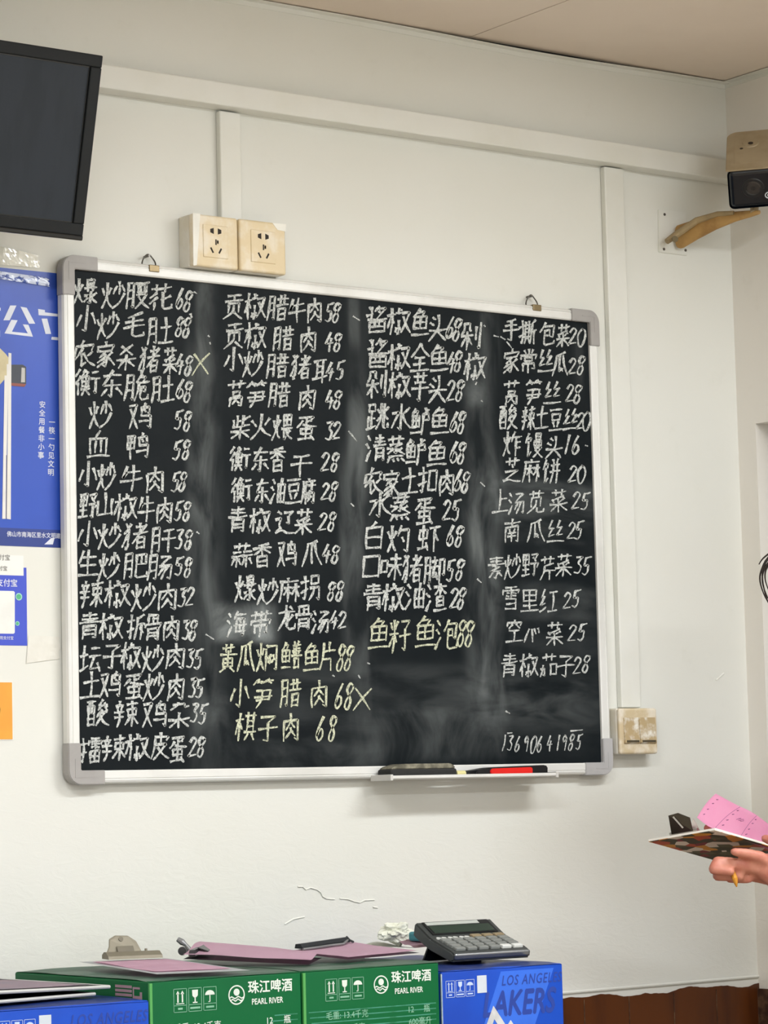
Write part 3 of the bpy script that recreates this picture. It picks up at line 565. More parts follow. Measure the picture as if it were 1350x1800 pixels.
# ------------------------------------------------------------------ sockets and switch
m_old = mat('yellowed_plastic', '#dcc9a2', .42, var='#e6dcc8', vscale=26, vamt=.9)
m_ivory = mat('ivory_plastic', '#dedacf', .45, var='#cfc4a9', vscale=18, vamt=.5)
m_slot = mat('socket_slot', '#241a10', .7)
def socket(px0, px1, py, label):
    D = .046
    a = U(px0, py, WY-D); c = U(px1, py, WY-D); x0, x1 = a.x, c.x; zc = (a.z+c.z)/2; wd = x1-x0; cx = (x0+x1)/2; hh = .0465
    t = thing('power_socket', label, 'socket', (cx, WY, zc), 'twin wall sockets above the board')
    b = NB(); box(b, (x0+.0005, WY-.034, zc-hh), (x1-.0005, WY, zc+hh), .003, 2); obj('back_box', b, m_ivory, t)
    b = NB(); box(b, (x0+.0005, WY-D, zc-hh), (x1-.0005, WY-.0335, zc+hh), .004, 3); pl = obj('face_plate', b, m_old, t)
    b = NB(); box(b, (cx-.026, WY-D-.0016, zc-.029), (cx+.026, WY-D+.002, zc+.029), .0012, 2); mo = obj('socket_module', b, m_old, t)
    f = WY-D-.0018
    b = NB()
    for s in (-1, 1):
        prism(b, [(cx+s*.0042, f, zc+.013), (cx+s*.0115, f, zc+.0155), (cx+s*.0115, f, zc+.0215), (cx+s*.0042, f, zc+.024)][::s], (0, .0006, 0))
        q = Vector((cx+s*.0085, f, zc-.016)); d = Vector((s*.0026, 0, .0045)); n = Vector((.0014, 0, -s*.0008))
        prism(b, [q-d-n, q+d-n, q+d+n, q-d+n], (0, .0006, 0))
    box(b, (cx-.0014, f, zc-.006), (cx+.0014, f+.0006, zc+.004))
    obj('pin_slot', b, m_slot, mo)
    b = NB(); box(b, (cx+.0016, f+.0002, zc-.004), (cx+.0062, f+.0012, zc+.003), .0006); obj('pin_shutter', b, mat('pale_shutter', '#f1ead6', .4), mo)
socket(338, 419, 425, 'yellowed wall socket above the board, left one of the pair')
socket(421, 503, 434, 'yellowed wall socket above the board, right one with a peeled white corner')
pk = U(492, 398, WY-.0465)
b = NB(); q = [U(479,392,WY-.0466), U(503,394,WY-.0466), U(502,407,WY-.0466), U(488,404,WY-.0466)]; prism(b, q, (0, .0005, 0))
obj('peeled_patch', b, mat('peeled_white', '#eeece2', .5), bpy.data.objects['power_socket.001'])
b = NB(); q = [U(339,374,WY-.0464), U(352,376,WY-.0464), U(349,425,WY-.0464), U(346,466,WY-.0464), U(340,467,WY-.0464)]; prism(b, q, (0, .0005, 0)); obj('peeled_patch', b, MATS['peeled_white'], bpy.data.objects['power_socket'])
# flush wall switch in its box
D = .036
a = U(1090, 1290, WY-D); c = U(1156, 1286, WY-D); x0, x1 = a.x, c.x; cx = (x0+x1)/2; zc = U(1122, 1285, WY-D).z; hh = .044
t = thing('wall_switch', 'stained square double rocker switch on the wall beside the board\'s lower right corner', 'switch', (cx, WY, zc))
b = NB(); box(b, (x0, WY-.027, zc-hh), (x1, WY, zc+hh), .003, 2); obj('back_box', b, m_ivory, t)
m_st = mat('stained_plastic', '#cdbb98', .45, var='#e6ddcc', vscale=34, vamt=.9)
b = NB(); box(b, (x0, WY-D, zc-hh), (x1, WY-.0265, zc+hh), .0045, 3); obj('face_plate', b, m_st, t)
m_rock = mat('worn_rocker', '#b59f78', .5, var='#e9e6dc', vscale=48, vamt=1)
for x, y in ((x0+.009, cx-.0005), (cx+.0005, x1-.006)):
    b = NB(); prism(b, [(x, WY-D-.001, zc+.026), (x, WY-D-.0045, zc-.022), (x, WY-D+.002, zc-.026), (x, WY-D+.002, zc+.026)], (y-x, 0, 0), .0006); r = obj('rocker', b, m_rock, t)
    b = NB(); box(b, (x+.004, WY-D-.0052, zc-.0215), (y-.003, WY-D-.002, zc-.0175), .0006); obj('rocker_slot', b, mat('rocker_slot', '#4d4430', .6), r)
# ------------------------------------------------------------------ posters and stickers on the left
WF = WY-.0006
m_blue = mat('blue_print', '#3053b8', .32, var='#2947a4', vscale=5, vamt=.8, spec=.4)
m_pw = mat('print_white', '#d9dde8', .5); m_navy = mat('navy_print', '#263c88', .32)
tl = U(0, 470, WF); tr = U(106, 481, WF); bl = U(0, 957, WF); br = U(108, 963, WF)
PT, PB, PR, PL = tr.z, br.z, br.x+.004, -.46
po = thing('poster', 'glossy blue public notice poster with chopsticks and large white characters left of the board', 'poster', ((PL+PR)/2, WY, (PT+PB)/2))
b = NB(); box(b, (PL, WF, PB), (PR, WY-.0001, PT)); obj('paper_sheet', b, m_blue, po)
def plate(pxs, y, th=.0004):
    b = NB(); prism(b, [U(x, yy, y) for x, yy in pxs], (0, th, 0)); return b
b = NB(); box(b, (PL, WF-.0002, PB), (PR, WF+.0001, PB+.030)); obj('dark_footer', b, m_navy, po)
L1 = WF-.0005
b = NB()
for q in ([(18,537),(29,537),(17,563),(6,563)], [(36,539),(47,541),(62,569),(51,569)], [(20,562),(31,563),(21,583),(49,586),(40,570),(50,571),(58,592),(8,586)],
          [(67,543),(79,545),(79,549),(110,553),(110,557),(68,554)], [(73,560),(83,560),(90,587),(80,587)], [(91,592),(112,594),(112,599),(90,597)], [(-20,540),(1,541),(1,546),(-20,545)], [(-20,580),(0,581),(0,592),(-20,592)]):
    prism(b, [U(x, y, L1) for x, y in q], (0, .0003, 0))
obj('title_lettering', b, m_pw, po)
m_stick = mat('printed_chopsticks', '#e3e0da', .5)
b = NB()
for q in ([(8,660),(12,660),(10,912),(4,912)], [(15,620),(20,621),(19,913),(12,912)], [(12,640),(15,640),(12,800),(11,800)]): prism(b, [U(x, y, L1-.0002) for x, y in q], (0, .0003, 0))
obj('printed_chopsticks', b, m_stick, po)
b = plate([(12,800),(12.8,800),(12,912),(11,912)], L1-.0004); obj('chopstick_shadow', b, mat('print_grey', '#8a8378', .5), po)
b = plate([(-60,600),(-30,596),(0,612),(10,622),(16,630),(16,650),(12,662),(0,676),(-30,690),(-60,690)], L1); obj('printed_bowl', b, mat('printed_tan', '#c9bd97', .5, var='#b3a680', vscale=40), po)
b = plate([(20,641),(40,641),(46,645),(46,676),(42,679),(20,677)], L1); h = obj('printed_spoon_handle', b, mat('printed_dark', '#3a3f48', .5), po)
b = plate([(38,646),(44,647),(44,672),(37,672)], L1-.0003); obj('handle_highlight', b, mat('printed_silver', '#b9b8b4', .5), h)
b = plate([(20,673),(46,675),(43,680),(20,678)], L1-.0003); obj('handle_rim', b, mat('printed_brown', '#8a4a3e', .5), h)
for s, x, y, x2, y2 in (('安全用餐非小事', 74.5, 712, 72, 801), ('一筷一勺见文明', 91.5, 743, 89.5, 831)):
    p = U(x, y, L1); q = U(x2, y2, L1); n = len(s)
    for k, ch in enumerate(s):
        c = p.lerp(q, k/(n-1)); o = text('slogan_character', ch, m_pw, po, c, .0125, bold=.012, align='CENTER')
c = U(12, 939, L1); text('footer_lettering', '佛山市南海区里水文明建设', m_pw, po, c, .0098, bold=.01, sx=.95)
# crumpled clear tape strips
def tape(pxs, y, nm, m, parent, amp=.0015, nx=26, nz=7):
    (ax,ay),(bx,by),(cx_,cy_),(dx,dy) = pxs; b = NB(); V = []
    for j in range(nz):
        row = []
        for i in range(nx):
            u = i/(nx-1); v = j/(nz-1)
            x = (ax*(1-u)+bx*u)*(1-v)+(dx*(1-u)+cx_*u)*v; yy = (ay*(1-u)+by*u)*(1-v)+(dy*(1-u)+cy_*u)*v
            if i == nx-1: x += random.uniform(-4, 3)
            p = U(x, yy, y); p.y -= amp*(.4+mnoise.noise(p*55)+.5*mnoise.noise(p*140)); row.append(b.verts.new(p))
        V.append(row)
    for j in range(nz-1):
        for i in range(nx-1): b.faces.new((V[j][i], V[j][i+1], V[j+1][i+1], V[j+1][i]))
    return obj(nm, b, m, parent)
m_tape = mat('crumpled_tape', '#eeede2', .12, spec=.8, var='#d9d8c8', vscale=60, vamt=.7)
o = tape([(-20,428),(67,449),(70,471),(-20,464)], WF-.001, 'tape_strip', m_tape, None, .002); tag(o, 'crumpled shiny pale tape strip on the wall above the blue poster', 'tape')
mt = bpy.data.materials.new('clear_tape'); mt.use_nodes = True; t_ = NT(mt); b_ = mt.node_tree.nodes['Principled BSDF']; t_.bsdf = b_
f = t_.ramp(t_.noise(t_.coord((1,1,1.6)), 55, 5, .6, .6), .44, .53)
t_.l.new(t_.mix(f, lin('#2f4b9c'), lin('#cfd8ee')), b_.inputs['Base Color']); b_.inputs['Roughness'].default_value = .15
tape([(-20,474),(86,489),(87,504),(-20,487)], WF-.0012, 'clear_tape', mt, po, .0008)
b = plate([(78,957),(90,946),(96,945),(93,957)], L1-.0002); obj('lifted_corner', b, m_pw, po)
# payment sign (its code panel left blank)
sg = thing('payment_sign', 'small blue payment sign with a blank white panel below the poster', 'sign', U(20, 1070, WF)+Vector((0, .0006, 0)))
m_pb = mat('payment_blue', '#3c50c6', .35, var='#3848b8', vscale=6); m_green = mat('print_green', '#4fae7e', .5); m_pale = mat('white_card', '#e9e9e4', .5); m_ink = mat('grey_ink', '#77756f', .7)
p0 = U(48, 1135, WF); p1 = U(48, 998, WF)
b = NB(); prism(b, [Vector((-.30, WF, p0.z)), Vector((p0.x, WF, p0.z)), Vector((p0.x, WF, p1.z)), Vector((-.30, WF, p1.z))], (0, .0005, 0)); obj('card', b, m_pb, sg)
b = NB(); q0 = U(41.5, 1012, WF-.0004); prism(b, [(-.30, WF-.0004, q0.z), (q0.x, WF-.0004, q0.z), (q0.x, WF-.0004, p1.z+.02), (-.30, WF-.0004, p1.z+.02)], (0, .0003, 0)); obj('white_header', b, m_pale, sg)
b = plate([(-60,1037),(24,1039),(26,1041),(26,1112),(24,1114),(-60,1113)], WF-.0005); obj('code_panel', b, m_pale, sg)
text('sign_lettering', '支付宝', m_pw, sg, U(31, 1026, WF-.0006), .0135, bold=.015, align='RIGHT')
text('header_lettering', '支付宝', m_ink, sg, U(13, 1000, WF-.0008), .0088, bold=.01, align='RIGHT')
text('header_lettering', '支付宝', m_ink, sg, U(18, 981, WF-.0008), .0105, bold=.01, align='RIGHT')
text('sign_lettering', '推荐使用支付宝', m_pw, sg, U(24, 1122, WF-.0006), .0065, bold=.006, align='RIGHT')
for x, y, r in ((33,1049,.0062), (30.5,1096,.0038)):
    b = NB(); disc(b, U(x, y, WF-.0002), (0, -1, 0), r, .0006); d = obj('green_dot', b, mat('pale_ring', '#9fd3c6', .5), sg)
    b = NB(); disc(b, U(x, y, WF-.0007), (0, -1, 0), r*.7, .0004); obj('dot_centre', b, m_green, d)
o0 = U(21, 1199, WF); o1 = U(21, 1300, WF)
so = thing('orange_sign', 'orange rounded card sticker with a white border on the wall below the payment sign', 'sticker', (o0.x-.05, WY, (o0.z+o1.z)/2))
b = NB(); box(b, (-.30, WF-.0004, o1.z-.001), (o0.x+.0015, WY-.0001, o0.z+.001), .0001); obj('white_border', b, m_pale, so)
b = NB(); box(b, (-.30, WF-.0012, o1.z+.0005), (o0.x-.0005, WF-.0003, o0.z-.0005)); obj('orange_card', b, mat('orange_print', '#eda23a', .45), so)
b = plate([(-20,1236),(-1,1238),(1,1247),(0,1255),(-20,1257)], WF-.0016); obj('printed_mark', b, mat('brown_ink', '#9c6d2c', .6), so)
# strips of old tape on the wall below the signs
o = tape([(50,1117),(104,1119),(104,1158),(46,1166)], WF-.0004, 'tape_strip', mat('old_tape', '#e0ded5', .35, var='#d6d3c8', vscale=20), None, .0008); tag(o, 'faint old tape strip on the wall between the payment sign and the board', 'tape')
# ------------------------------------------------------------------ television
B0 = U(143, 422, -.15); tilt = math.radians(14.45)
tv = thing('television', 'black flat television tilted down on the wall at the upper left', 'television', (B0.x-.27, -.10, B0.z+.14))
Tm = Matrix.Translation(B0) @ Matrix.Rotation(tilt, 4, 'X')
TW, TH = .52, .302
m_bez = mat('satin_black_bezel', '#15181a', .5, spec=.25); m_gl = mat('gloss_black', '#0d0f10', .12)
b = NB(); box(b, (-TW, .004, 0), (0, .034, TH), .004, 3, Tm); box(b, (-TW+.09, .03, .05), (-.09, .065, TH-.05), .01, 3, Tm); obj('rear_case', b, m_blk, tv)
b = NB(); bz = .020
for lo, hi in (((-TW, -.004, TH-bz), (0, .008, TH)), ((-bz, -.004, .026), (0, .008, TH-bz)), ((-TW, -.004, .026), (-TW+bz, .008, TH-bz)), ((-TW, -.004, .0065), (0, .008, .0262))): box(b, lo, hi, .0018, 2, Tm)
obj('bezel', b, m_bez, tv)
b = NB(); box(b, (-TW, -.007, -.001), (-.001, .012, .0075), .002, 2, Tm); obj('bottom_lip', b, m_gl, tv)
b = NB(); box(b, (-TW+bz, .0005, .026), (-bz, .006, TH-bz), 0, 1, Tm)
obj('screen', b, mat('dark_screen', '#222932', .45, var='#1c232b', vscale=8, vamt=.8, stretch=(5, 1, 1), spec=.3), tv)
b = NB()
for lo, hi in (((-TW+bz-.002, -.0002, TH-bz-.002), (-bz+.002, .002, TH-bz)), ((-bz-.002, -.0002, .026), (-bz, .002, TH-bz)), ((-TW+bz, -.0002, .026), (-bz, .002, .028))): box(b, lo, hi, 0, 1, Tm)
obj('screen_gasket', b, m_gl, tv)
b = NB(); box(b, (B0.x-.36, -.02, B0.z+.07), (B0.x-.16, WY, B0.z+.25), .003); box(b, (B0.x-.30, -.12, B0.z+.11), (B0.x-.22, -.01, B0.z+.19), .003); obj('wall_bracket', b, m_blk, tv)
# ------------------------------------------------------------------ security camera
h = Vector((-.72, -.694, 0)).normalized(); pch = math.radians(41)
nF = h*math.cos(pch)+Vector((0, 0, -math.sin(pch))); tF = h*math.sin(pch)+Vector((0, 0, math.cos(pch))); sF = tF.cross(nF); sF = -sF if sF.dot(RT) < 0 else sF
sF = (sF*math.cos(.03)+tF*math.sin(.03)).normalized()
Fc = U(1323, 330, -.20)
CM = Matrix((sF, -nF, tF)).transposed().to_4x4(); CM.translation = Fc          # local x right, y back, z up
cc = thing('security_camera', 'beige security camera with a black front on a curved yellowed arm', 'camera', U(1183, 410, WY))
m_beige = mat('aged_beige', '#a8977a', .5, var='#978566', vscale=16, vamt=.7)
b = NB(); box(b, (-.047, .004, -.044), (.047, .150, .046), .015, 4, CM); bd = obj('housing', b, m_beige, cc)
b = NB(); 
qq = [(-.0495, -.004), (.0495, -.004)]+[(.0495-.022+.022*math.cos(a), .150-.022+.022*math.sin(a)) for a in [k/8*math.pi/2 for k in range(9)]]+[(-.0495+.022-.022*math.sin(a), .150-.022+.022*math.cos(a)) for a in [k/8*math.pi/2 for k in range(9)]]
prism(b, [(x, y, .041) for x, y in qq], (0, 0, .0045), .001, CM); obj('sun_shield', b, m_beige, cc)
b = NB(); box(b, (-.0475, -.001, -.0445), (.0475, .012, .041), .011, 4, CM); obj('front_plate', b, mat('black_glass_front', '#0a1018', .2), cc)
b = NB(); disc(b, CM@Vector((.001, -.001, .000)), nF, .0215, .0016, 40, .020); le = obj('lens_ring', b, m_blk, cc)
b = NB(); disc(b, CM@Vector((.001, -.0022, .000)), nF, .0165, .0014, 36, .012); obj('lens', b, mat('lens_glass', '#2c2826', .15), le)
b = NB(); disc(b, CM@Vector((.001, -.0034, .000)), nF, .004, .0006, 20); obj('lens_pupil', b, mat('lens_pupil', '#191413', .1), le)
b = NB()
tube(b, [CM@Vector((.031+.0075*math.cos(a), -.0022, -.018+.0065*math.sin(a))) for a in [.6+k/24*5.2 for k in range(25)]], .0012, 6); tube(b, [CM@Vector((.031+.0028*math.cos(a), -.0022, -.018+.0028*math.sin(a))) for a in [k/16*6.3 for k in range(17)]], .001, 6)
obj('round_logo', b, mat('logo_white', '#d5dade', .5), cc)
b = NB(); disc(b, CM@Vector((-.002, .095, .0455)), tF, .017, .003, 32, .015); sc = obj('screw_boss', b, m_beige, cc)
b = NB(); disc(b, CM@Vector((-.002, .092, .0484)), tF, .005, .0008, 16); disc(b, CM@Vector((-.020, .078, .0456)), tF, .0035, .0006, 12); obj('screw_hole', b, m_slot, sc)
b = NB(); p = [U(1158,368,WY-.004), U(1206,373,WY-.004), U(1209,449,WY-.004), U(1159,443,WY-.004)]; prism(b, p, (0, .005, 0), .0012); wp = obj('wall_plate', b, m_white, cc)
for px, py in ((1168,377), (1205,440), (1167,438)):
    b = NB(); disc(b, U(px, py, WY-.0042), (0, -1, 0), .0028, .001, 12); obj('plate_screw', b, m_wire, wp)
m_arm = mat('yellowed_arm', '#b08a50', .55, var='#8f6a38', vscale=26, vamt=.8)
b = NB(); path = []; n = 14
key = [(1196,416,-.000,.0205,.030), (1222,404,-.035,.019,.025), (1255,391,-.075,.016,.019), (1290,381,-.115,.0125,.013), (1318,376,-.150,.009,.0085), (1334,373,-.172,.006,.005)]
rings = []
for k, (px, py, y, rw, rh) in enumerate(key):
    c = U(px, py, y)
    ring = []
    for j in range(16):
        a = 2*math.pi*j/16; ca, sa = math.cos(a), math.sin(a)
        ring.append(b.verts.new(c+RT*(rw*.55*math.copysign(abs(ca)**.7, ca))+Vector((0, 0, 1))*(rh*.8*math.copysign(abs(sa)**.7, sa))))
    rings.append(ring)
for A, B in zip(rings, rings[1:]):
    for j in range(16): b.faces.new((A[j], A[(j+1) % 16], B[(j+1) % 16], B[j]))
b.faces.new(rings[0]); b.faces.new(rings[-1])
ar = obj('arm', b, m_arm, cc, smooth=.9)
b = NB(); tube(b, [U(1172,421,-.012)+Vector((0, 0, -.004)), U(1192,410,-.016), U(1225,393,-.045)+Vector((0, 0, .006)), U(1262,380,-.085)+Vector((0, 0, .004)), U(1290,374,-.12)], [.006, .0075, .007, .006, .004], 10); obj('arm_rib', b, mat('arm_rib', '#8d7a58', .55, var='#b29c72', vscale=20), ar)
b = NB(); disc(b, U(1186,420,-.028), (-.5, -.8, -.3), .006, .006, 14); obj('arm_screw', b, mat('arm_screw', '#6d5f3e', .5), ar)
b = NB(); tube(b, [CM@Vector((0, .09, -.040)), U(1326,374,-.160)], [.011, .008], 12); obj('swivel', b, m_beige, cc)
# ------------------------------------------------------------------ table and drink cartons
m_wood = mat('table_wood', '#7a5a3a', .5, var='#66492d', vscale=9, stretch=(1, 8, 1))
TBZ = .72
tbl = thing('wooden_table', 'plain wooden table carrying the green and blue cartons along the wall', 'table', (.1, -.30, 0))
b = NB(); box(b, (-.55, -.56, TBZ-.03), (.80, -.005, TBZ), .004); obj('table_top', b, m_wood, tbl)
for x in (-.50, .75):
    for y in (-.51, -.06):
        b = NB(); box(b, (x-.022, y-.022, 0), (x+.022, y+.022, TBZ-.03), .003); obj('leg', b, m_wood, tbl)
m_prw = mat('carton_white_ink', '#d3dcd3', .6); m_prg = mat('carton_pale_ink', '#7fb196', .6, var='#5d9a7c', vscale=60); m_edge = mat('carton_fold', '#4c9a4e', .6)
m_grn = mat('green_carton', '#005a2f', .55, spec=.2, var='#03502c', vscale=4, vamt=.6, bump=.05, bscale=60); m_kraft = mat('tape_film', '#9fb3a3', .2, var='#c9d2c8', vscale=18)
def carton(nm, lab, x0, x1, yf, yb, zb, zt, m, grp, mtop=None):
    t = thing(nm, lab, 'carton', ((x0+x1)/2, (yf+yb)/2, zb), grp)
    b = NB(); box(b, (x0, yf, zb), (x1, yb, zt-.0015), .003, 3)
    obj('carton_body', b, m, t, smooth=.6)
    ym = (yf+yb)/2
    for a, c in ((yf+.001, ym-.0012), (ym+.0012, yb-.001)):      # two top flaps, a little wavy
        b = NB(); V = []
        for j in range(7):
            row = []
            for i in range(21):
                x = x0+.001+(x1-x0-.002)*i/20; y = a+(c-a)*j/6
                edge = 1-abs((j/6)*2-1)*.0
                lip = (1-j/6) if a < ym-.05 else j/6
                row.append(b.verts.new((x, y-(.0016 if j == 0 and a < ym-.05 else 0), zt+.0016*mnoise.noise(Vector((x*14, y*9, zt)))*1.2-(.002 if j == 0 and a < ym-.05 else 0))))
            V.append(row)
        for j in range(6):
            for i in range(20): b.faces.new((V[j][i], V[j][i+1], V[j+1][i+1], V[j+1][i]))
        bmesh.ops.solidify(b, geom=b.faces[:], thickness=.0022)
        obj('top_flap', b, mtop or m, t, smooth=.6)
    return t
def marks(t, x, z, yf, s, ink, word=True):              # row of three handling symbols in boxes
    b = NB()
    def rect(ax, az, bx, bz): box(b, (x+ax*s, yf-.0006, z+az*s), (x+bx*s, yf-.0001, z+bz*s))
    for k in range(3):
        o = k*1.12; w = .035
        for r in ((o, 0, o+1, w), (o, 1.5-w, o+1, 1.5), (o, 0, o+w, 1.5), (o+1-w, 0, o+1, 1.5), (o, .42, o+1, .42+w)): rect(*r)
    obj('symbol_frame', b, m_prg if ink is m_prw else ink, t)
    b = NB()
    for q in (.33, .67):
        rect(q-.05, .62, q+.05, 1.2); prism(b, [(x+(q-.13)*s, yf-.0006, z+1.15*s), (x+(q+.13)*s, yf-.0006, z+1.15*s), (x+q*s, yf-.0006, z+1.36*s)], (0, .0005, 0))
    rect(.2, .52, .8, .57)
    o = 1.12
    prism(b, [(x+(o+.28)*s, yf-.0006, z+1.36*s), (x+(o+.3)*s, yf-.0006, z+1.0*s), (x+(o+.42)*s, yf-.0006, z+.88*s), (x+(o+.58)*s, yf-.0006, z+.88*s), (x+(o+.7)*s, yf-.0006, z+1.0*s), (x+(o+.72)*s, yf-.0006, z+1.36*s)], (0, .0005, 0))
    rect(o+.46, .58, o+.54, .9); rect(o+.33, .53, o+.67, .6)
    o = 2.24; P = [(x+(o+.5+.36*math.cos(a))*s, yf-.0006, z+(.98+.30*math.sin(a))*s) for a in [k/14*math.pi for k in range(15)]]
    prism(b, P, (0, .0005, 0)); rect(o+.47, .55, o+.53, 1.0); rect(o+.38, .53, o+.5, .58)
    obj('handling_symbol', b, ink, t)
    b = NB()
    for k, ww in enumerate((.35, .75, .6)): rect(k*1.12+.5-ww/2, .17, k*1.12+.5+ww/2, .29)
    obj('symbol_caption', b, m_prg if ink is m_prw else ink, t)
GZ = 1.0295; YFg = -.472
def green(x0, x1, lab, ex, faded):
    t = carton('drink_carton', lab, x0, x1, YFg, -.055, TBZ, GZ, m_grn, 'green drink cartons', mat('carton_top_film', '#2c6b4c', .3, var='#93a89a', vscale=9, vamt=.55, stretch=(1, 3, 1)))
    f = YFg
    b = NB(); box(b, (x0-.0004, f-.0004, TBZ), (x0+.0045, f+.004, GZ-.004), .0005); obj('corner_fold', b, m_edge, t)
    s = (x1-x0)/.272
    marks(t, x0+.041, GZ-.050, f, .0235*s, m_prw)
    c = Vector((x0+.153*s, f-.0005, GZ-.030)); R = .0148*s
    b = NB(); ringflat(b, c, R*.86, R, 44)
    disc(b, (c.x, c.y+.0002, c.z+R*.28), (0, -1, 0), R*.36, .0004, 28)
    for dz in (-.26, -.52):
        P = [(c.x+R*(-.82+1.64*k/20)*(1 if dz > -.3 else .82), c.z+R*(dz+.09*math.sin(k/20*4*math.pi))) for k in range(21)]
        for (a, e), (g, i) in zip(P, P[1:]):
            b.faces.new([b.verts.new(q) for q in ((a, f-.0006, e-R*.07), (g, f-.0006, i-R*.07), (g, f-.0006, i+R*.07), (a, f-.0006, e+R*.07))])
    obj('round_emblem', b, m_prw, t)
    text('brand_lettering', '珠江啤酒', m_prw, t, (x0+.1735*s, f-.0005, GZ-.0215), .0205*s, bold=.022, sx=1.0)
    text('brand_lettering', 'PEARL RIVER', m_prw, t, (x0+.180*s, f-.0005, GZ-.0425), .0125*s, bold=.02, sx=.82)
    m2 = m_prg if faded else m_prw
    text('carton_lettering', '毛重: 13.4千克', m2, t, (x0+.041, f-.0005, GZ-.0735), .0135*s, bold=.008)
    text('carton_lettering', '净重: 7.2千克', m2, t, (x0+.041, f-.0005, GZ-.094), .0135*s, bold=.008)
    text('carton_lettering', '12', m2, t, (x0+.205*s, f-.0005, GZ-.073), .0135*s, bold=.008); text('carton_lettering', '瓶', m2, t, (x0+.238*s, f-.0005, GZ-.073), .0135*s, bold=.008)
    text('carton_lettering', '600毫升', m2, t, (x0+.207*s, f-.0005, GZ-.0925), .0135*s, bold=.008)
    text('carton_lettering', '尺寸: 39厘米×26厘米×30厘米', m2, t, (x0+.09, f-.0005, GZ-.116), .0135*s, bold=.006)
    b = NB()
    for k in range(9):
        z = GZ-.066-.0085*k; xs0 = x0+(.008 if faded else .215*s)+random.uniform(0, .01)
        box(b, (xs0, f-.0003, z), (x1-.008, f-.0001, z+.0016))
    obj('film_streak', b, mat('film_streak', '#3d8a74', .3, var='#0a6a44', vscale=14, vamt=.9, stretch=(3, 1, 1)), t)
    return t
g1 = green(-.155, .1185, 'left green carton, with a pink truck printed on its side', True, False)
b = NB()                                                 # pink truck printed on the left carton's side
tx = -.155-.0005
def side(y0, z0, y1, z1): box(b, (tx, min(y0, y1), z0), (tx+.0004, max(y0, y1), z1))
ya = U(234, 1730, -.37).y
Y = lambda k: -.372-k*.078
zz = GZ-.032
for k in range(4): side(Y(0), zz+.0062*k, Y(.62), zz+.0062*k+.0042)
side(Y(0), zz-.006, Y(1), zz-.002); side(Y(.70), zz, Y(.66), zz+.021); side(Y(.92), zz+.018, Y(.70), zz+.021); side(Y(1), zz, Y(.92), zz+.014); side(Y(.92), zz, Y(.70), zz+.008)
for k in (.2, .8): disc(b, (tx+.0004, Y(k), zz-.011), (-1, 0, 0), .006, .0004, 16)
obj('truck_print', b, mat('pink_ink', '#a98994', .6), g1)
g2 = green(.1225, .3865, 'green carton with a faded streaked front, beside the right blue carton', True, True)
m_bl = mat('blue_carton', '#1247b4', .5, spec=.25, var='#123ca2', vscale=5, vamt=.7); m_blt = mat('blue_carton_top', '#3450a0', .28, var='#46549c', vscale=9)
m_inkb = mat('dark_blue_ink', '#183a96', .5); m_pblue = mat('light_blue_ink', '#b9c9ec', .5); m_silver = mat('silver_print', '#c9cacb', .4, 0, var='#9fa2a5', vscale=40); m_bri = mat('bright_blue', '#2a66d8', .4)
def blue(x0, x1, yf, zt, lab, lower):
    t = carton('drink_carton', lab, x0, x1, yf, yf+.40, TBZ, zt, m_bl, 'blue drink cartons', m_blt)
    s = (x1-x0)/.26; f = yf
    b = NB()
    if lower: prism(b, [(x0+.125*s, f-.0002, zt-.008), (x0+.24*s, f-.0002, zt-.008), (x0+.16*s, f-.0002, zt-.17), (x0+.05*s, f-.0002, zt-.17)], (0, .0001, 0)); obj('bright_band', b, m_bri, t)  # brighter slanted band, right carton only
    else: b.free()
    marks(t, x0+.008*s, zt-.044, f, .0185*s, m_pblue)
    b = NB(); box(b, (x0+.074*s, f-.0005, zt-.040), (x0+.094*s, f-.0001, zt-.012)); obj('blank_sticker', b, mat('pale_sticker', '#c4ccd6', .5), t)
    text('city_lettering', 'LOS ANGELES', m_inkb, t, (x0+.125*s, f-.0004, zt-.024), .0235*s, bold=.015, shear=.25, sx=.80, space=1.15)
    text('team_lettering', 'LAKERS', m_inkb, t, (x0+.082*s, f-.0004, zt-.062), .058*s, bold=.03, shear=.25, sx=.80)
    b = NB()                                             # silver mountain outline
    P = [(.070, -.135), (.107, -.064), (.134, -.100), (.143, -.090), (.180, -.135)]; Q = [(.084, -.135), (.108, -.086), (.132, -.118), (.143, -.106), (.166, -.135)]
    for (a, c), (e, g), (i, j), (k, l) in zip(P, P[1:], Q, Q[1:]):
        prism(b, [(x0+q*s, f-.0008, zt+r*s) for q, r in ((a, c), (e, g), (k, l), (i, j))], (0, .0005, 0))
    obj('mountain_emblem', b, m_silver, t)
    return t
blue(-.425, -.165, -.486, 1.0035, 'blue carton at the far left with clipboards stacked on its dented top', False)
rb = blue(.402, .655, -.458, 1.0135, 'blue carton at the right end of the row with a calculator on top', True)
b = NB(); box(b, (.4012, -.4575, TBZ), (.4040, -.4545, 1.008), .0005); obj('worn_corner', b, mat('worn_corner', '#8fa3b8', .6, var='#c8ccd0', vscale=90), rb)
b = NB(); box(b, (.4014, -.445, .968), (.4019, -.20, 1.0095)); obj('yellow_side_print', b, mat('yellow_ink', '#c4bb3a', .5, var='#a39a2c', vscale=50), rb)
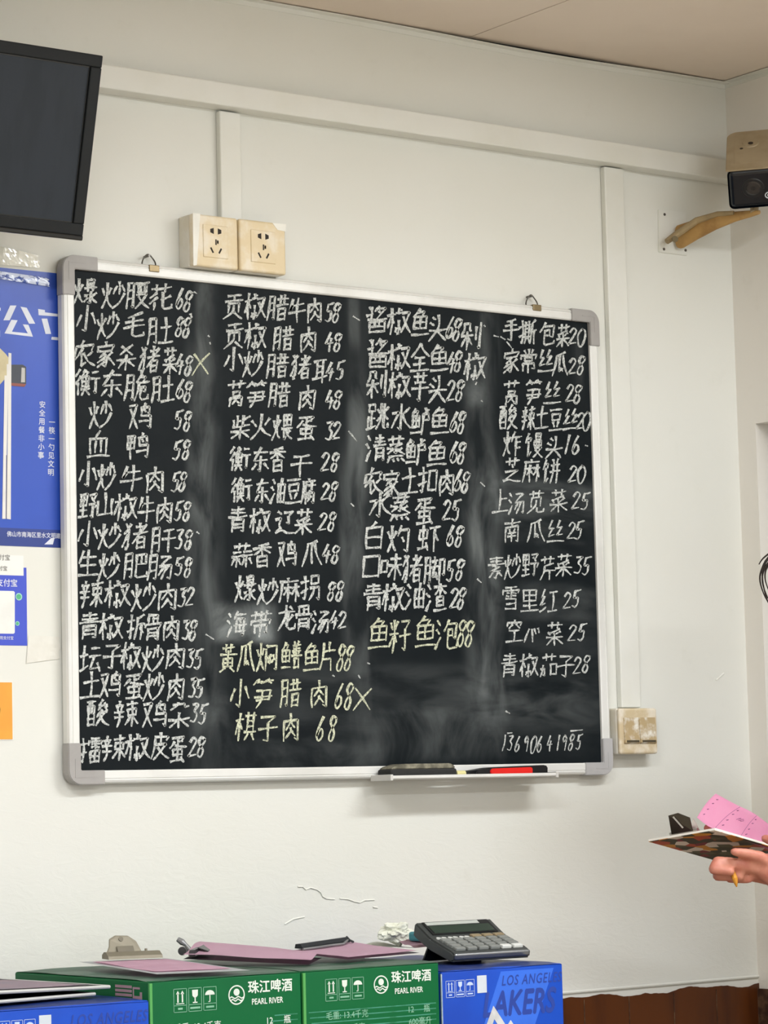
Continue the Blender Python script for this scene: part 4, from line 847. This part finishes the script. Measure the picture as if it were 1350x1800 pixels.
# ------------------------------------------------------------------ clipboards
m_pink = mat('pink_paper', '#eec5d8', .7, var='#e8b9cf', vscale=18, vamt=.5); m_bd = mat('clipboard_white', '#dfe0e2', .4); m_bk = mat('clipboard_black', '#1b1c22', .5); m_gun = mat('gunmetal', '#56585a', .35, .7)
m_khaki = mat('khaki_metal', '#807a69', .5, .3, var='#746e5d', vscale=20)
def sheet(nm, m, parent, P, th, lift=0, wave=0, n=16, bev=0, seed=0):
    A, B, Cc, D = [Vector(p) for p in P]; b = NB(); V = []
    for j in range(n+1):
        row = []
        for i in range(n+1):
            u = i/n; v = j/n; p = (A*(1-u)+B*u)*(1-v)+(D*(1-u)+Cc*u)*v
            p.z += lift+wave*(mnoise.noise(Vector((u*2.3+seed, v*2.3, seed*1.7)))*.8+.4*math.sin(u*7+seed))*(1)
            row.append(b.verts.new(p))
        V.append(row)
    for j in range(n):
        for i in range(n): b.faces.new((V[j][i], V[j][i+1], V[j+1][i+1], V[j+1][i]))
    bmesh.ops.solidify(b, geom=b.faces[:], thickness=th)
    return obj(nm, b, m, parent)
def inset(P, a, c, d, e):
    A, B, Cc, D = [Vector(p) for p in P]
    f = lambda u, v: (A*(1-u)+B*u)*(1-v)+(D*(1-u)+Cc*u)*v
    return [f(a, c), f(1-d, c), f(1-d, 1-e), f(a, 1-e)]
def flat(P, z): return [Vector((p.x, p.y, p.z+.002)) for p in P]
# first: big khaki bulldog clip
N_, L_, R_ = U(276, 1715, -.44), U(138, 1693, -.13), U(440, 1708, -.47)
zc1 = GZ+.006
P = flat([L_, N_, R_, L_+R_-N_], zc1)
c1 = thing('clipboard', 'white clipboard with a big khaki clip on the left green carton', 'clipboard', ((P[0]+P[2])/2), 'clipboards on the cartons')
sheet('backing_board', m_bd, c1, P, .0045)
sheet('pink_sheet', m_pink, c1, inset(P, .08, .09, .12, .09), .0006, .0012, .0008)
e1 = (P[3]-P[0]).normalized(); e2 = (P[1]-P[0]).normalized(); mid = P[0].lerp(P[3], .55)+e2*.018
CL = Matrix((e1, e2, Vector((0, 0, 1)))).transposed().to_4x4(); CL.translation = mid+Vector((0, 0, .0038))
b = NB(); pr = [(-.012, 0), (-.012, .006), (-.004, .011), (.004, .011), (.014, .005), (.016, 0)]
rail(b, pr, CL@Vector((-.046, 0, 0)), CL@Vector((.046, 0, 0)), e2, (0, 0, 1))
obj('clip_jaw', b, m_khaki, c1)
b = NB(); prism(b, [CL@Vector(q) for q in ((-.043, -.002, .006), (.020, -.002, .006), (.012, -.010, .026), (.000, -.014, .0345), (-.022, -.014, .0355), (-.034, -.010, .030), (-.036, -.006, .018))], CL.to_3x3()@Vector((0, -.003, .001)), .0008)
lv = obj('clip_lever', b, m_khaki, c1)
b = NB(); prism(b, [CL@Vector(q) for q in ((-.024, .0005, .010), (.004, .0005, .010), (.004, -.005, .0195), (-.024, -.005, .0195))], CL.to_3x3()@Vector((0, .0006, .0003))); disc(b, CL@Vector((-.014, -.0112, .0305)), CL.to_3x3()@Vector((0, 1, .4)), .004, .001, 14); obj('recess_shade', b, mat('khaki_shadow', '#655f50', .5, .3), lv)  # darker khaki plates paint the shade of the lever's hollows
b = NB(); tube(b, [CL@Vector((.024, 0, .008)), CL@Vector((.0245, -.001, .0145))], .0022, 8); obj('clip_stud', b, m_khaki, c1)
# second: lever clip, curling pink sheet
za = GZ+.008
Q = [U(322, 1688, -.22), U(352, 1674, -.13), U(566, 1686, -.31), U(542, 1698, -.385)]
P = flat([Q[0], Q[1], Q[2], Q[3]], GZ+.005)
c2 = thing('clipboard', 'dark clipboard with a curling pink sheet and open grey lever clip', 'clipboard', ((P[0]+P[2])/2), 'clipboards on the cartons')
sheet('backing_board', m_bk, c2, P, .003)
sheet('pink_sheet', m_pink, c2, [p+Vector((0, 0, d)) for p, d in zip(P, (.004, .014, .005, .004))], .0006, .0035, .0028, seed=3)
u1 = (P[1]-P[0]).normalized(); u2 = (P[3]-P[0]).normalized(); mid = P[0].lerp(P[1], .45)+u2*.012
CL = Matrix((u1, u2, Vector((0, 0, 1)))).transposed().to_4x4(); CL.translation = mid+Vector((0, 0, .010))
b = NB(); prism(b, [CL@Vector(q) for q in ((-.02, .004, .004), (.03, .004, .004), (.03, .022, -.001), (-.02, .022, -.001))], (0, 0, .0018), .0005); rail(b, [(-.006, -.006), (.006, -.006), (.005, .004), (-.004, .003)], CL@Vector((-.045, 0, 0)), CL@Vector((.036, 0, 0)), u2, (0, 0, 1)); obj('clip_jaw', b, m_gun, c2)
b = NB(); q0 = U(341, 1679, -.17); tube(b, [q0, U(334, 1670, -.17), U(327, 1661, -.165), U(320, 1656, -.16), U(312, 1651, -.155)], [.0035, .0042, .003, .0055, .004], 10); obj('clip_lever', b, mat('grey_metal', '#8d8f90', .35, .6), c2)
b = NB(); disc(b, U(320, 1672, -.16), u1, .007, .012, 14); obj('clip_spring', b, m_gun, c2)
# third: low dark clip, on the right green carton
Q = [U(510, 1677, -.25), U(612, 1689, -.375), U(738, 1677, -.333), U(618, 1661, -.208)]
P = flat(Q, GZ+.0105)
c3 = thing('clipboard', 'clipboard with a smooth pink sheet under a low dark clip on the right green carton', 'clipboard', ((P[0]+P[2])/2), 'clipboards on the cartons')
sheet('backing_board', m_gun, c3, P, .003)
sheet('pink_sheet', m_pink, c3, inset(P, .02, .02, .02, .02), .0006, .0032, .0012, seed=8)
e1 = (P[3]-P[0]).normalized(); e2 = (P[1]-P[0]).normalized(); a_ = P[0].lerp(P[3], .08)+e2*.008+Vector((0, 0, .006)); z_ = P[0].lerp(P[3], .86)+e2*.008+Vector((0, 0, .006))
b = NB(); rail(b, [(-.009, 0), (-.007, .007), (.004, .0085), (.008, .003), (.008, 0)], a_, z_, e2, (0, 0, 1)); obj('clip_bar', b, mat('dark_clip', '#3a3e42', .3, .6), c3)
b = NB(); tube(b, [a_+e2*.010, a_.lerp(z_, .3)+e2*.012, a_.lerp(z_, .55)+e2*.011, a_.lerp(z_, .8)+e2*.014, z_+e2*.004+Vector((0,0,.004))], .002, 8); obj('clip_wire', b, mat('grey_metal', '#8d8f90', .35, .6), c3)
b = NB(); tube(b, [z_+Vector((0, 0, .008)), z_+e1*.008+Vector((0, 0, .002)), z_+e1*.006+e2*.01], .002, 8); obj('clip_end', b, m_gun, c3)
# two clipboards piled on the left blue carton
def pile(tip, yk, zlev, lab, tilt, paper):
    T = U(*tip, -.40); T.z = zlev
    a = Vector((-.25*math.cos(.15), -.25*math.sin(.15)*.2-.03, tilt)); c = Vector((-.035, .28, tilt*.3))
    P = [T+c, T, T+a, T+a+c]
    t = thing('clipboard', lab, 'clipboard', (P[0]+P[2])/2, 'clipboards on the cartons')
    sheet('backing_board', m_bk, t, P, .004)
    b = NB(); e = [P[0]+Vector((0,0,-.002)), P[1]+Vector((0,0,-.002)), P[2]+Vector((0,0,-.002))]
    tube(b, [e[1]+Vector((.002, -.0018, 0)), e[2]+Vector((0, -.0018, 0))], .0028, 8); tube(b, [e[0]+Vector((.002, 0, 0)), e[1]+Vector((.002, -.0018, 0))], .0028, 8); obj('metal_edge', b, mat('pale_edge', '#b7b6b2', .4), t)
    if paper: sheet('paper_sheet', mat('dusky_pink_paper', '#c3adb8', .6, var='#a7a3b4', vscale=12), t, inset(P, .18, .10, .06, .12), .0006, .0012, .001, seed=5)
    return t
pile((163, 1744), 0, 1.0125, 'bare dark clipboard under another one on the left blue carton', .000, False)
pile((189, 1737), 0, 1.0215, 'dark clipboard with a faded pink sheet, topmost on the left blue carton', .006, True)
# ------------------------------------------------------------------ calculator
K0 = U(796, 1691, -.365); K0.z = 1.0165
ca = thing('calculator', 'black desktop calculator with a raised dark display propped on the right blue carton', 'calculator', K0+Vector((.08, .07, 0)))
CW, CLn, ang = .158, .126, math.radians(15)
KM = Matrix.Translation(K0) @ Matrix.Rotation(math.radians(-3), 4, 'Z') @ Matrix.Rotation(ang, 4, 'X')
m_cg = mat('calculator_grey', '#3c3f3e', .42, var='#343736', vscale=30); m_cgl = mat('calculator_top', '#555855', .4)
b = NB(); prism(b, [(0, .000, .004), (0, .000, .015), (0, .012, .018), (0, CLn*.60, .021), (0, CLn, .034), (0, CLn, .010), (0, CLn*.6, .001), (0, .006, .000)], (CW, 0, 0), .003, KM); obj('case', b, m_cg, ca)
b = NB(); box(b, (.002, -.0015, .006), (CW-.002, .005, .0165), .003, 3, KM); obj('front_trim', b, mat('chrome_trim', '#85878a', .25, .8), ca)
def top(y): return .0185+(.0025*(y/(CLn*.6)) if y < CLn*.6 else .0025+.013*((y-CLn*.6)/(CLn*.4)))
y0, y1 = CLn*.66, CLn*.96
b = NB(); prism(b, [(.012, y0, top(y0)+.0008), (CW-.012, y0, top(y0)+.0008), (CW-.012, y1, top(y1)+.0008), (.012, y1, top(y1)+.0008)], (0, 0, .0012), 0, KM); obj('display_bezel', b, m_blk, ca)
b = NB(); ya, yb = CLn*.68, CLn*.85; prism(b, [(.017, ya, top(ya)+.0022), (CW-.017, ya, top(ya)+.0022), (CW-.017, yb, top(yb)+.0022), (.017, yb, top(yb)+.0022)], (0, 0, .0006), 0, KM); obj('display', b, mat('lcd_green', '#2e3b31', .2), ca)
b = NB(); ya, yb = CLn*.875, CLn*.94; prism(b, [(.016, ya, top(ya)+.0022), (CW-.034, ya, top(ya)+.0022), (CW-.034, yb, top(yb)+.0022), (.016, yb, top(yb)+.0022)], (0, 0, .0006), 0, KM); obj('solar_strip', b, mat('solar_strip', '#b9bdb6', .2), ca)
m_key = mat('grey_key', '#7d807c', .45); m_kw = mat('white_key', '#d3d5d0', .4); m_kt = mat('tan_key', '#8d7d60', .45)
rows = 5
for r in range(rows):
    for c in range(6):
        x = .011+c*.0235; y = .010+r*.0140
        big = r > 0
        mm = m_kt if (r == 4 and c > 2) else m_kw if (r == 4 or (r == 0 and c > 3) or (r == 1 and c == 4 and False)) else m_key
        if r == 4 and c < 3:
            b = NB(); t0 = top(y); 
            for k in (0, .0105): disc(b, (x+.004+k, y+.004, t0), (0, 0, 1), .0045, .002, 14)
            bmesh.ops.transform(b, matrix=KM, verts=b.verts); obj('key', b, m_kw, ca); continue
        b = NB(); hgt = top(y+.006); box(b, (x, y, hgt-.002), (x+.0195, y+.0108, hgt+.0042), .0016, 2, KM); obj('key', b, mm, ca)
b = NB(); p0 = KM@Vector((.02, CLn*.8, .004)); p1 = KM@Vector((CW-.02, CLn*.8, .004))
prism(b, [(p0.x, p0.y, p0.z), (p1.x, p1.y, p1.z), (p1.x, p1.y+.02, 1.0155), (p0.x, p0.y+.02, 1.0155)], (0, .004, 0)); obj('prop_foot', b, m_blk, ca)
# ------------------------------------------------------------------ tissue and scraps
def blobby(nm, lab, cat, c, rx, ry, rz, m, sd, amp=.45):
    b = NB(); bmesh.ops.create_icosphere(b, subdivisions=4, radius=1)
    for v in b.verts:
        n = v.co.copy(); k = 1+amp*(mnoise.noise(n*1.7+Vector((sd, 0, 0)))+.6*mnoise.noise(n*4+Vector((0, sd, 0))))
        v.co = Vector((n.x*rx*k, n.y*ry*k, n.z*rz*k))
    lo = min(v.co.z for v in b.verts)
    for v in b.verts: v.co += Vector(c)+Vector((0, 0, -lo))
    return tag(obj(nm, b, m, None), lab, cat)
m_tis = mat('tissue', '#dfe0d2', .9, var='#cfd0bb', vscale=40)
p = U(697, 1668, -.145); blobby('crumpled_tissue', 'crumpled white paper tissue behind the low clip clipboard near the wall', 'tissue', (p.x, p.y, GZ+.006), .030, .02, .018, m_tis, 2.2)
p = U(648, 1664, -.12); b = NB(); sheet('tissue_sheet', m_tis, None, [Vector((p.x-.035, -.15, GZ+.005)), Vector((p.x+.07, -.17, GZ+.005)), Vector((p.x+.085, -.08, GZ+.009)), Vector((p.x-.02, -.07, GZ+.009))], .0006, 0, .006, seed=4); b.free()
tag(bpy.data.objects['tissue_sheet'], 'flat white tissue lying beside the crumpled one on the right green carton', 'tissue')
p = U(722, 1667, -.20); q = U(758, 1690, -.33)
o = sheet('pink_slip', mat('faded_pink_paper', '#c9a3b0', .7), None, [Vector((p.x-.015, -.23, GZ+.009)), Vector((p.x+.055, -.30, GZ+.0095)), Vector((p.x+.075, -.20, GZ+.017)), Vector((p.x+.01, -.15, GZ+.016))], .0006, 0, .004, seed=6); tag(o, 'loose faded pink slip sticking out behind the calculator', 'paper slip')
p = U(741, 1661, -.20); b = NB(); box(b, (p.x-.010, -.215, GZ+.017), (p.x+.025, -.175, GZ+.033), .004, 2); o = obj('teal_packet', b, mat('teal_wrapper', '#3f8a94', .5)); tag(o, 'small teal packet on the pink slip beside the calculator\'s raised back', 'packet')
# ------------------------------------------------------------------ waitress with a clipboard (only hands and some hair reach the picture)
A = Vector((.8168, -.50, 1.2089)); E = Vector((.970, .121, -.211)).normalized(); Wv = Vector((.149, -.981, .123)).normalized(); Nn = E.cross(Wv).normalized()  # Nn points down
if Nn.z > 0: Nn = -Nn
LB, LL = .145, .215
B = A+Wv*LB
DB = (B-CAM).dot(_d)
def RD(px, py, off=0):
    v = _d + RT*((px-675)/FPX) - UP*((py-900)/FPX); return CAM+v*(DB+off)
hc = thing('clipboard', 'small clipboard with a patterned back and pink slip held by the person', 'clipboard', A+E*.1+Wv*.07, 'clipboards')
b = NB(); prism(b, [A, A+E*LL, A+E*LL+Wv*LB, A+Wv*LB], -Nn*.0035); obj('backing_board', b, mat('cream_board', '#e9e4da', .5), hc)
mp = bpy.data.materials.new('floral_back'); mp.use_nodes = True; t = NT(mp); bs = mp.node_tree.nodes['Principled BSDF']; t.bsdf = bs; bs.inputs['Roughness'].default_value = .4
vo = t.n.new('ShaderNodeTexVoronoi'); t.l.new(t.coord(), vo.inputs['Vector']); vo.inputs['Scale'].default_value = 46
hs = t.xyz(vo.outputs['Color']); 
cr = t.n.new('ShaderNodeValToRGB'); t.l.new(hs[0], cr.inputs[0]); cr.color_ramp.interpolation = 'CONSTANT'
els = cr.color_ramp.elements; els[0].color = lin('#3f4230'); els[1].position = .34; els[1].color = lin('#5a5c42')
for p_, c_ in ((.5, '#b04a2a'), (.62, '#c98a2c'), (.72, '#7c3038'), (.80, '#d9cfc0'), (.92, '#33402a')): e = els.new(p_); e.color = lin(c_)
t.l.new(cr.outputs[0], bs.inputs['Base Color'])
b = NB(); prism(b, [A+Nn*.0001, A+E*LL+Nn*.0001, A+E*LL+Wv*LB+Nn*.0001, A+Wv*LB+Nn*.0001], Nn*.0006); obj('patterned_back', b, mp, hc)
# clip standing on the short edge
U_ = -Nn
o = A+Wv*.068+E*.008+U_*.0036
m_ch = mat('dark_chrome', '#4a4238', .12, .9)
def L3(e, w_, u): return o+E*e+Wv*w_+U_*u
b = NB(); prism(b, [L3(0, -.024, .004), L3(0, .022, .004), L3(-.006, .020, .026), L3(-.010, -.002, .036), L3(-.011, -.022, .034)], E*.0015+U_*.0003); lv = obj('clip_lever', b, m_ch, hc)
b = NB(); prism(b, [L3(-.0105, -.013, .030), L3(-.0105, -.010, .031), L3(-.0035, .006, .011), L3(-.0035, .003, .010)], -E*.0006); obj('lever_glint', b, mat('pale_steel', '#c9c4bc', .3, .8), lv)  # pale strip painting a highlight streak on the lever
b = NB(); prism(b, [L3(.002, -.026, 0), L3(.002, .024, 0), L3(.018, .028, 0), L3(.018, -.028, 0)], U_*.006, .001); tube(b, [L3(.004, -.03, .006), L3(.004, .03, .006)], .003, 8); obj('clip_jaw', b, mat('pale_steel', '#c9c4bc', .3, .8), hc)
b = NB(); prism(b, [L3(.004, .010, .006), L3(.020, .022, .006), L3(.004, .020, .026)], E*.001); obj('clip_side', b, mat('pale_steel', '#c9c4bc', .3, .8), hc)
# pink order slip, curled up off the board
lo = [(1225,1437,.030), (1248,1454,.028), (1290,1471,.045), (1330,1485,.080), (1380,1504,.125)]
hi = [(1258,1395,.080), (1293,1414,.095), (1322,1428,.115), (1350,1448,.14), (1392,1482,.175)]
b = NB(); rows = []
lo2 = [RD(*p) for p in lo]; hi2 = [RD(*p) for p in hi]
def cr3(P, t):
    n = len(P)-1; s = min(int(t*n), n-1); f = t*n-s; p0 = P[max(s-1, 0)]; p1 = P[s]; p2 = P[s+1]; p3 = P[min(s+2, n)]
    return .5*((2*p1)+(p2-p0)*f+(2*p0-5*p1+4*p2-p3)*f*f+(3*p1-p0-3*p2+p3)*f**3)
def sl(t, s): return cr3(lo2, t).lerp(cr3(hi2, t), s)+U_*.004*math.sin(s*3.1)
for k in range(25): rows.append([b.verts.new(sl(k/24, j/8)) for j in range(9)])
for k in range(24):
    for j in range(8): b.faces.new((rows[k][j], rows[k+1][j], rows[k+1][j+1], rows[k][j+1]))
bmesh.ops.solidify(b, geom=b.faces[:], thickness=.0004)
ps = obj('order_slip', b, mat('order_slip_pink', '#eba6c6', .7, var='#e69cbf', vscale=20), hc, smooth=4)
b = NB(); tc = (CAM-sl(.3, .5)).normalized()*.0009
def ln(t0, s0, t1, s1, r=.00035):
    tube(b, [sl(t0+(t1-t0)*k/8, s0+(s1-s0)*k/8)+tc for k in range(9)], r, 5)
for t_ in (.30, .56, .80): ln(t_, .02, t_+.02, .98)
for t_ in (.08, .34, .60, .84):
    for s_ in (.18, .36, .60, .80): ln(t_, s_, t_+.012, s_+.03, .0008)
for k in range(5): ln(.42+.012*k, .50+.06*(k % 2), .45+.012*k, .60-.04*(k % 3), .0004)
obj('printed_lines', b, mat('slip_ink', '#9a5c84', .7), ps)
# ---- body
def bones(chains, vox, name, m, parent, smooth_it=4):
    b = NB()
    for ch in chains:
        for (p, r), (q, s) in zip(ch, ch[1:]):
            p = Vector(p); q = Vector(q); n = max(2, int((q-p).length/(min(r, s)*.6))+1)
            tube(b, [p.lerp(q, k/n) for k in range(n+1)], [r+(s-r)*k/n for k in range(n+1)], 14)
        for p, r in ch:
            bmesh.ops.create_uvsphere(b, u_segments=14, v_segments=9, radius=r, matrix=Matrix.Translation(p))
    me = bpy.data.meshes.new(name); b.to_mesh(me); b.free()
    o = bpy.data.objects.new(name, me); C.objects.link(o)
    md = o.modifiers.new('r', 'REMESH'); md.mode = 'VOXEL'; md.voxel_size = vox; md.use_smooth_shade = True
    ms = o.modifiers.new('s', 'SMOOTH'); ms.factor = .5; ms.iterations = smooth_it
    dg = bpy.context.evaluated_depsgraph_get(); m2 = bpy.data.meshes.new_from_object(o.evaluated_get(dg))
    bpy.data.objects.remove(o)
    return obj(name, m2, m, parent, smooth=4)
pr = thing('person', 'dark haired person at the right edge holding up a small clipboard', 'person', (1.335, -.685, 0))
def skin():
    m = bpy.data.materials.new('skin'); m.use_nodes = True; t = NT(m); bs = m.node_tree.nodes['Principled BSDF']; t.bsdf = bs
    v = t.coord(); n = t.ramp(t.noise(v, 45, 4), .35, .7)
    t.l.new(t.mix(t.math('MULTIPLY', n, .6), lin('#bf806b'), lin('#a9594b')), bs.inputs['Base Color']); bs.inputs['Roughness'].default_value = .5
    bs.inputs['Subsurface Weight'].default_value = .12; bs.inputs['Subsurface Radius'].default_value = (.02, .008, .005); bs.inputs['Subsurface Scale'].default_value = .3
    t.bump(t.noise(v, 420, 3), .12, .001); return m
m_skin = skin(); V = Vector
HD = V((1.196, -.590, 1.640))
BS = V((1.335, -.685, 0)); f_ = V((-.853, .522, 0)); l_ = V((-.522, -.853, 0))
def bp(a, l, z): return BS+f_*a+l_*l+V((0, 0, z))       # forward, to her left, up
def hp(a, l, z): return HD+f_*a+l_*l+V((0, 0, z))
def at(px, py, off): return RD(px, py, off)
z0 = .034
wrL = at(1392, 1566, z0+.01)
palm = [(wrL, .023), (at(1366, 1543, z0), .021), (at(1348, 1530, z0), .018)]
palm2 = [(wrL, .021), (at(1368, 1528, z0+.006), .018), (at(1348, 1514, z0+.004), .014)]
fing = [
 [(at(1362,1524,z0-.004),.0125), (at(1336,1506,z0-.012),.0100), (at(1310,1500,z0-.018),.0090), (at(1290,1497,z0-.022),.0072)],
 [(at(1352,1530,z0),.0125), (at(1310,1521,z0-.004),.0110), (at(1262,1515,z0-.006),.0102), (at(1255,1528,z0-.014),.0096), (at(1284,1532,z0-.022),.0080)],
 [(at(1352,1538,z0+.010),.0125), (at(1312,1530,z0+.012),.0112), (at(1266,1524,z0+.012),.0104), (at(1262,1539,z0+.004),.0098), (at(1300,1541,z0-.004),.0082)],
 [(at(1356,1546,z0+.018),.0110), (at(1318,1539,z0+.022),.0098), (at(1286,1535,z0+.022),.0090), (at(1284,1544,z0+.012),.0085), (at(1316,1546,z0+.006),.0075)],
 [(at(1378,1532,z0-.006),.0130), (at(1376,1500,z0-.016),.0110), (at(1362,1479,z0+.004),.0096), (at(1345,1474,z0+.020),.0078)]]
shL, shR = bp(0, .18, 1.365), bp(0, -.18, 1.365); elL = bp(.05, .235, 1.075); elR = V((1.265, -.470, 1.10))
wrR = at(1400, 1490, .190); rp = at(1345, 1470, .150)
tipR = at(1243, 1456, .050)
chains = [
 [(bp(0,0,.92),.118), (bp(-.005,0,1.06),.102), (bp(0,0,1.22),.112), (bp(.005,0,1.34),.085), (bp(.025,0,1.43),.052), (bp(.09,0,1.52),.048), (hp(-.03,0,-.055),.066)],
 [(bp(0,.085,.92),.105), (bp(0,.085,1.25),.070)], [(bp(0,-.085,.92),.105), (bp(0,-.085,1.25),.070)],
 [(bp(.005,0,1.36),.060), (shL,.052), (bp(.025,.215,1.22),.044), (elL,.037), (elL.lerp(wrL,.35),.036), (wrL,.024)],
 [(bp(.005,0,1.36),.060), (shR,.052), (shR.lerp(elR,.5),.044), (elR,.036), (elR.lerp(wrR,.4),.033), (wrR,.024)],
 [(bp(0,.085,.90),.095), (bp(.015,.09,.50),.060), (bp(-.005,.09,.30),.052), (bp(-.02,.09,.08),.036), (bp(.11,.095,.035),.030)],
 [(bp(0,-.085,.90),.095), (bp(.015,-.09,.50),.060), (bp(-.005,-.09,.30),.052), (bp(-.02,-.09,.08),.036), (bp(.11,-.095,.035),.030)],
 [(hp(-.02,0,.03),.088), (hp(.005,0,-.035),.076), (hp(.03,0,-.075),.050), (hp(.045,0,-.10),.028)],       # skull to chin
 [(hp(.080,0,.005),.012), (hp(.090,0,-.028),.012)],                                                       # nose
 [(hp(.069,-.016,-.064),.010), (hp(.069,.016,-.064),.010)],                                               # lips
 [(hp(-.015,-.088,0),.014), (hp(-.012,-.089,-.035),.010)], [(hp(-.015,.088,0),.014), (hp(-.012,.089,-.035),.010)],
 palm, palm2]+fing+[
 [(wrR,.023), (rp,.022)],
 [(rp,.016), (at(1284,1440,.105),.0105), (at(1262,1446,.075),.009), (tipR,.0072)],
 [(rp,.016), (at(1284,1446,.095),.0105), (at(1266,1452,.075),.0092), (at(1256,1462,.055),.0075)],
 [(rp,.015), (at(1292,1452,.115),.010), (at(1280,1462,.10),.009), (at(1282,1472,.085),.0076)],
 [(rp,.014), (at(1300,1456,.13),.0092), (at(1292,1466,.12),.0082), (at(1296,1474,.105),.007)],
 [(wrR,.018), (at(1308,1444,.120),.0115), (at(1284,1450,.085),.0098), (at(1268,1458,.060),.0078)]]
body = obj_body = bones(chains, .0042, 'body', m_skin, pr, 3)
# clothes follow the body
m_shirt = mat('maroon_shirt', '#5b2a33', .85, var='#4c222a', vscale=30, bump=.2, bscale=300); m_trs = mat('dark_trousers', '#23252c', .85)
bones([[(bp(0,0,.90),.132), (bp(-.005,0,1.06),.114), (bp(0,0,1.22),.122), (bp(.005,0,1.345),.092), (bp(.014,0,1.39),.066)],
 [(bp(0,.085,.90),.118), (bp(0,.085,1.25),.080)], [(bp(0,-.085,.90),.118), (bp(0,-.085,1.25),.080)],
 [(bp(.005,0,1.355),.070), (shL,.062), (bp(.022,.215,1.235),.056)], [(bp(.005,0,1.355),.070), (shR,.062), (shR.lerp(elR,.45),.056)]], .010, 'shirt', m_shirt, pr)
bones([[(bp(0,.085,.90),.112), (bp(.015,.09,.50),.074), (bp(-.005,.09,.30),.066), (bp(-.018,.09,.11),.055)], [(bp(0,-.085,.90),.112), (bp(.015,-.09,.50),.074), (bp(-.005,-.09,.30),.066), (bp(-.018,-.09,.11),.055)]], .011, 'trousers', m_trs, pr)
for l in (.093, -.093):
    bones([[(bp(-.03,l,.048),.046), (bp(.07,l,.044),.042), (bp(.13,l,.038),.036)]], .008, 'shoe', m_blk, pr)
m_hair = mat('dark_hair', '#1d1512', .45, var='#2c201a', vscale=60, stretch=(6, 6, 1))
hb = bones([[(hp(-.035,0,.045),.092), (hp(-.07,0,-.02),.078), (hp(-.085,0,-.10),.050)], [(hp(.035,-.05,.062),.045), (hp(-.02,-.072,0),.040), (hp(-.05,-.07,-.08),.03)], [(hp(.035,.05,.062),.045), (hp(-.02,.072,0),.040), (hp(-.05,.07,-.08),.03)], [(hp(.04,0,.075),.048), (hp(.062,0,.062),.03)]], .007, 'hair', m_hair, pr)
DH = (HD-CAM).dot(_d)
def RH(px, py, off=0):
    v = _d + RT*((px-675)/FPX) - UP*((py-900)/FPX); return CAM+v*(DH+off)
b = NB()
for pts in (((1408,958),(1375,966),(1350,981),(1338,1004),(1336,1022),(1343,1045),(1352,1062)), ((1408,962),(1372,974),(1350,990),(1341,1008),(1341,1028),(1350,1052)), ((1400,970),(1366,980),(1348,998),(1345,1018),(1352,1040)), ((1396,960),(1362,968),(1343,980),(1334,992)), ((1400,955),(1366,972),(1346,988),(1340,1015),(1347,1050),(1356,1068)), ((1405,972),(1370,985),(1356,1002),(1352,1022),(1358,1040)), ((1410,976),(1380,988),(1364,1006),(1360,1030))):
    P = [RH(x, y, -.03+.004*k) for k, (x, y) in enumerate(pts)]
    F = [cr3(P, i/24) for i in range(25)]
    tube(b, F, [.0022*(1-.75*i/24)+.0003 for i in range(25)], 6)
obj('hair_strand', b, m_hair, pr)
m_eye = mat('eye_dark', '#1a1412', .2)
for s in (-1, 1):
    b = NB(); bmesh.ops.create_uvsphere(b, u_segments=12, v_segments=8, radius=.011, matrix=Matrix.Translation(hp(.072, s*.032, .002))); obj('eye', b, m_eye, pr)
# pen held in the fist
b = NB(); t0 = at(1295, 1559, z0-.018); t1 = at(1292, 1545, z0-.018); t2 = at(1285, 1528, z0-.004)
tube(b, [t0, t0.lerp(t1, .5), t1, t2], [.0010, .0034, .0048, .0048], 10)
tag(obj('pen', b, mat('orange_pen', '#c98a2a', .4)), 'orange pen with its point sticking out below the person\'s fist', 'pen')
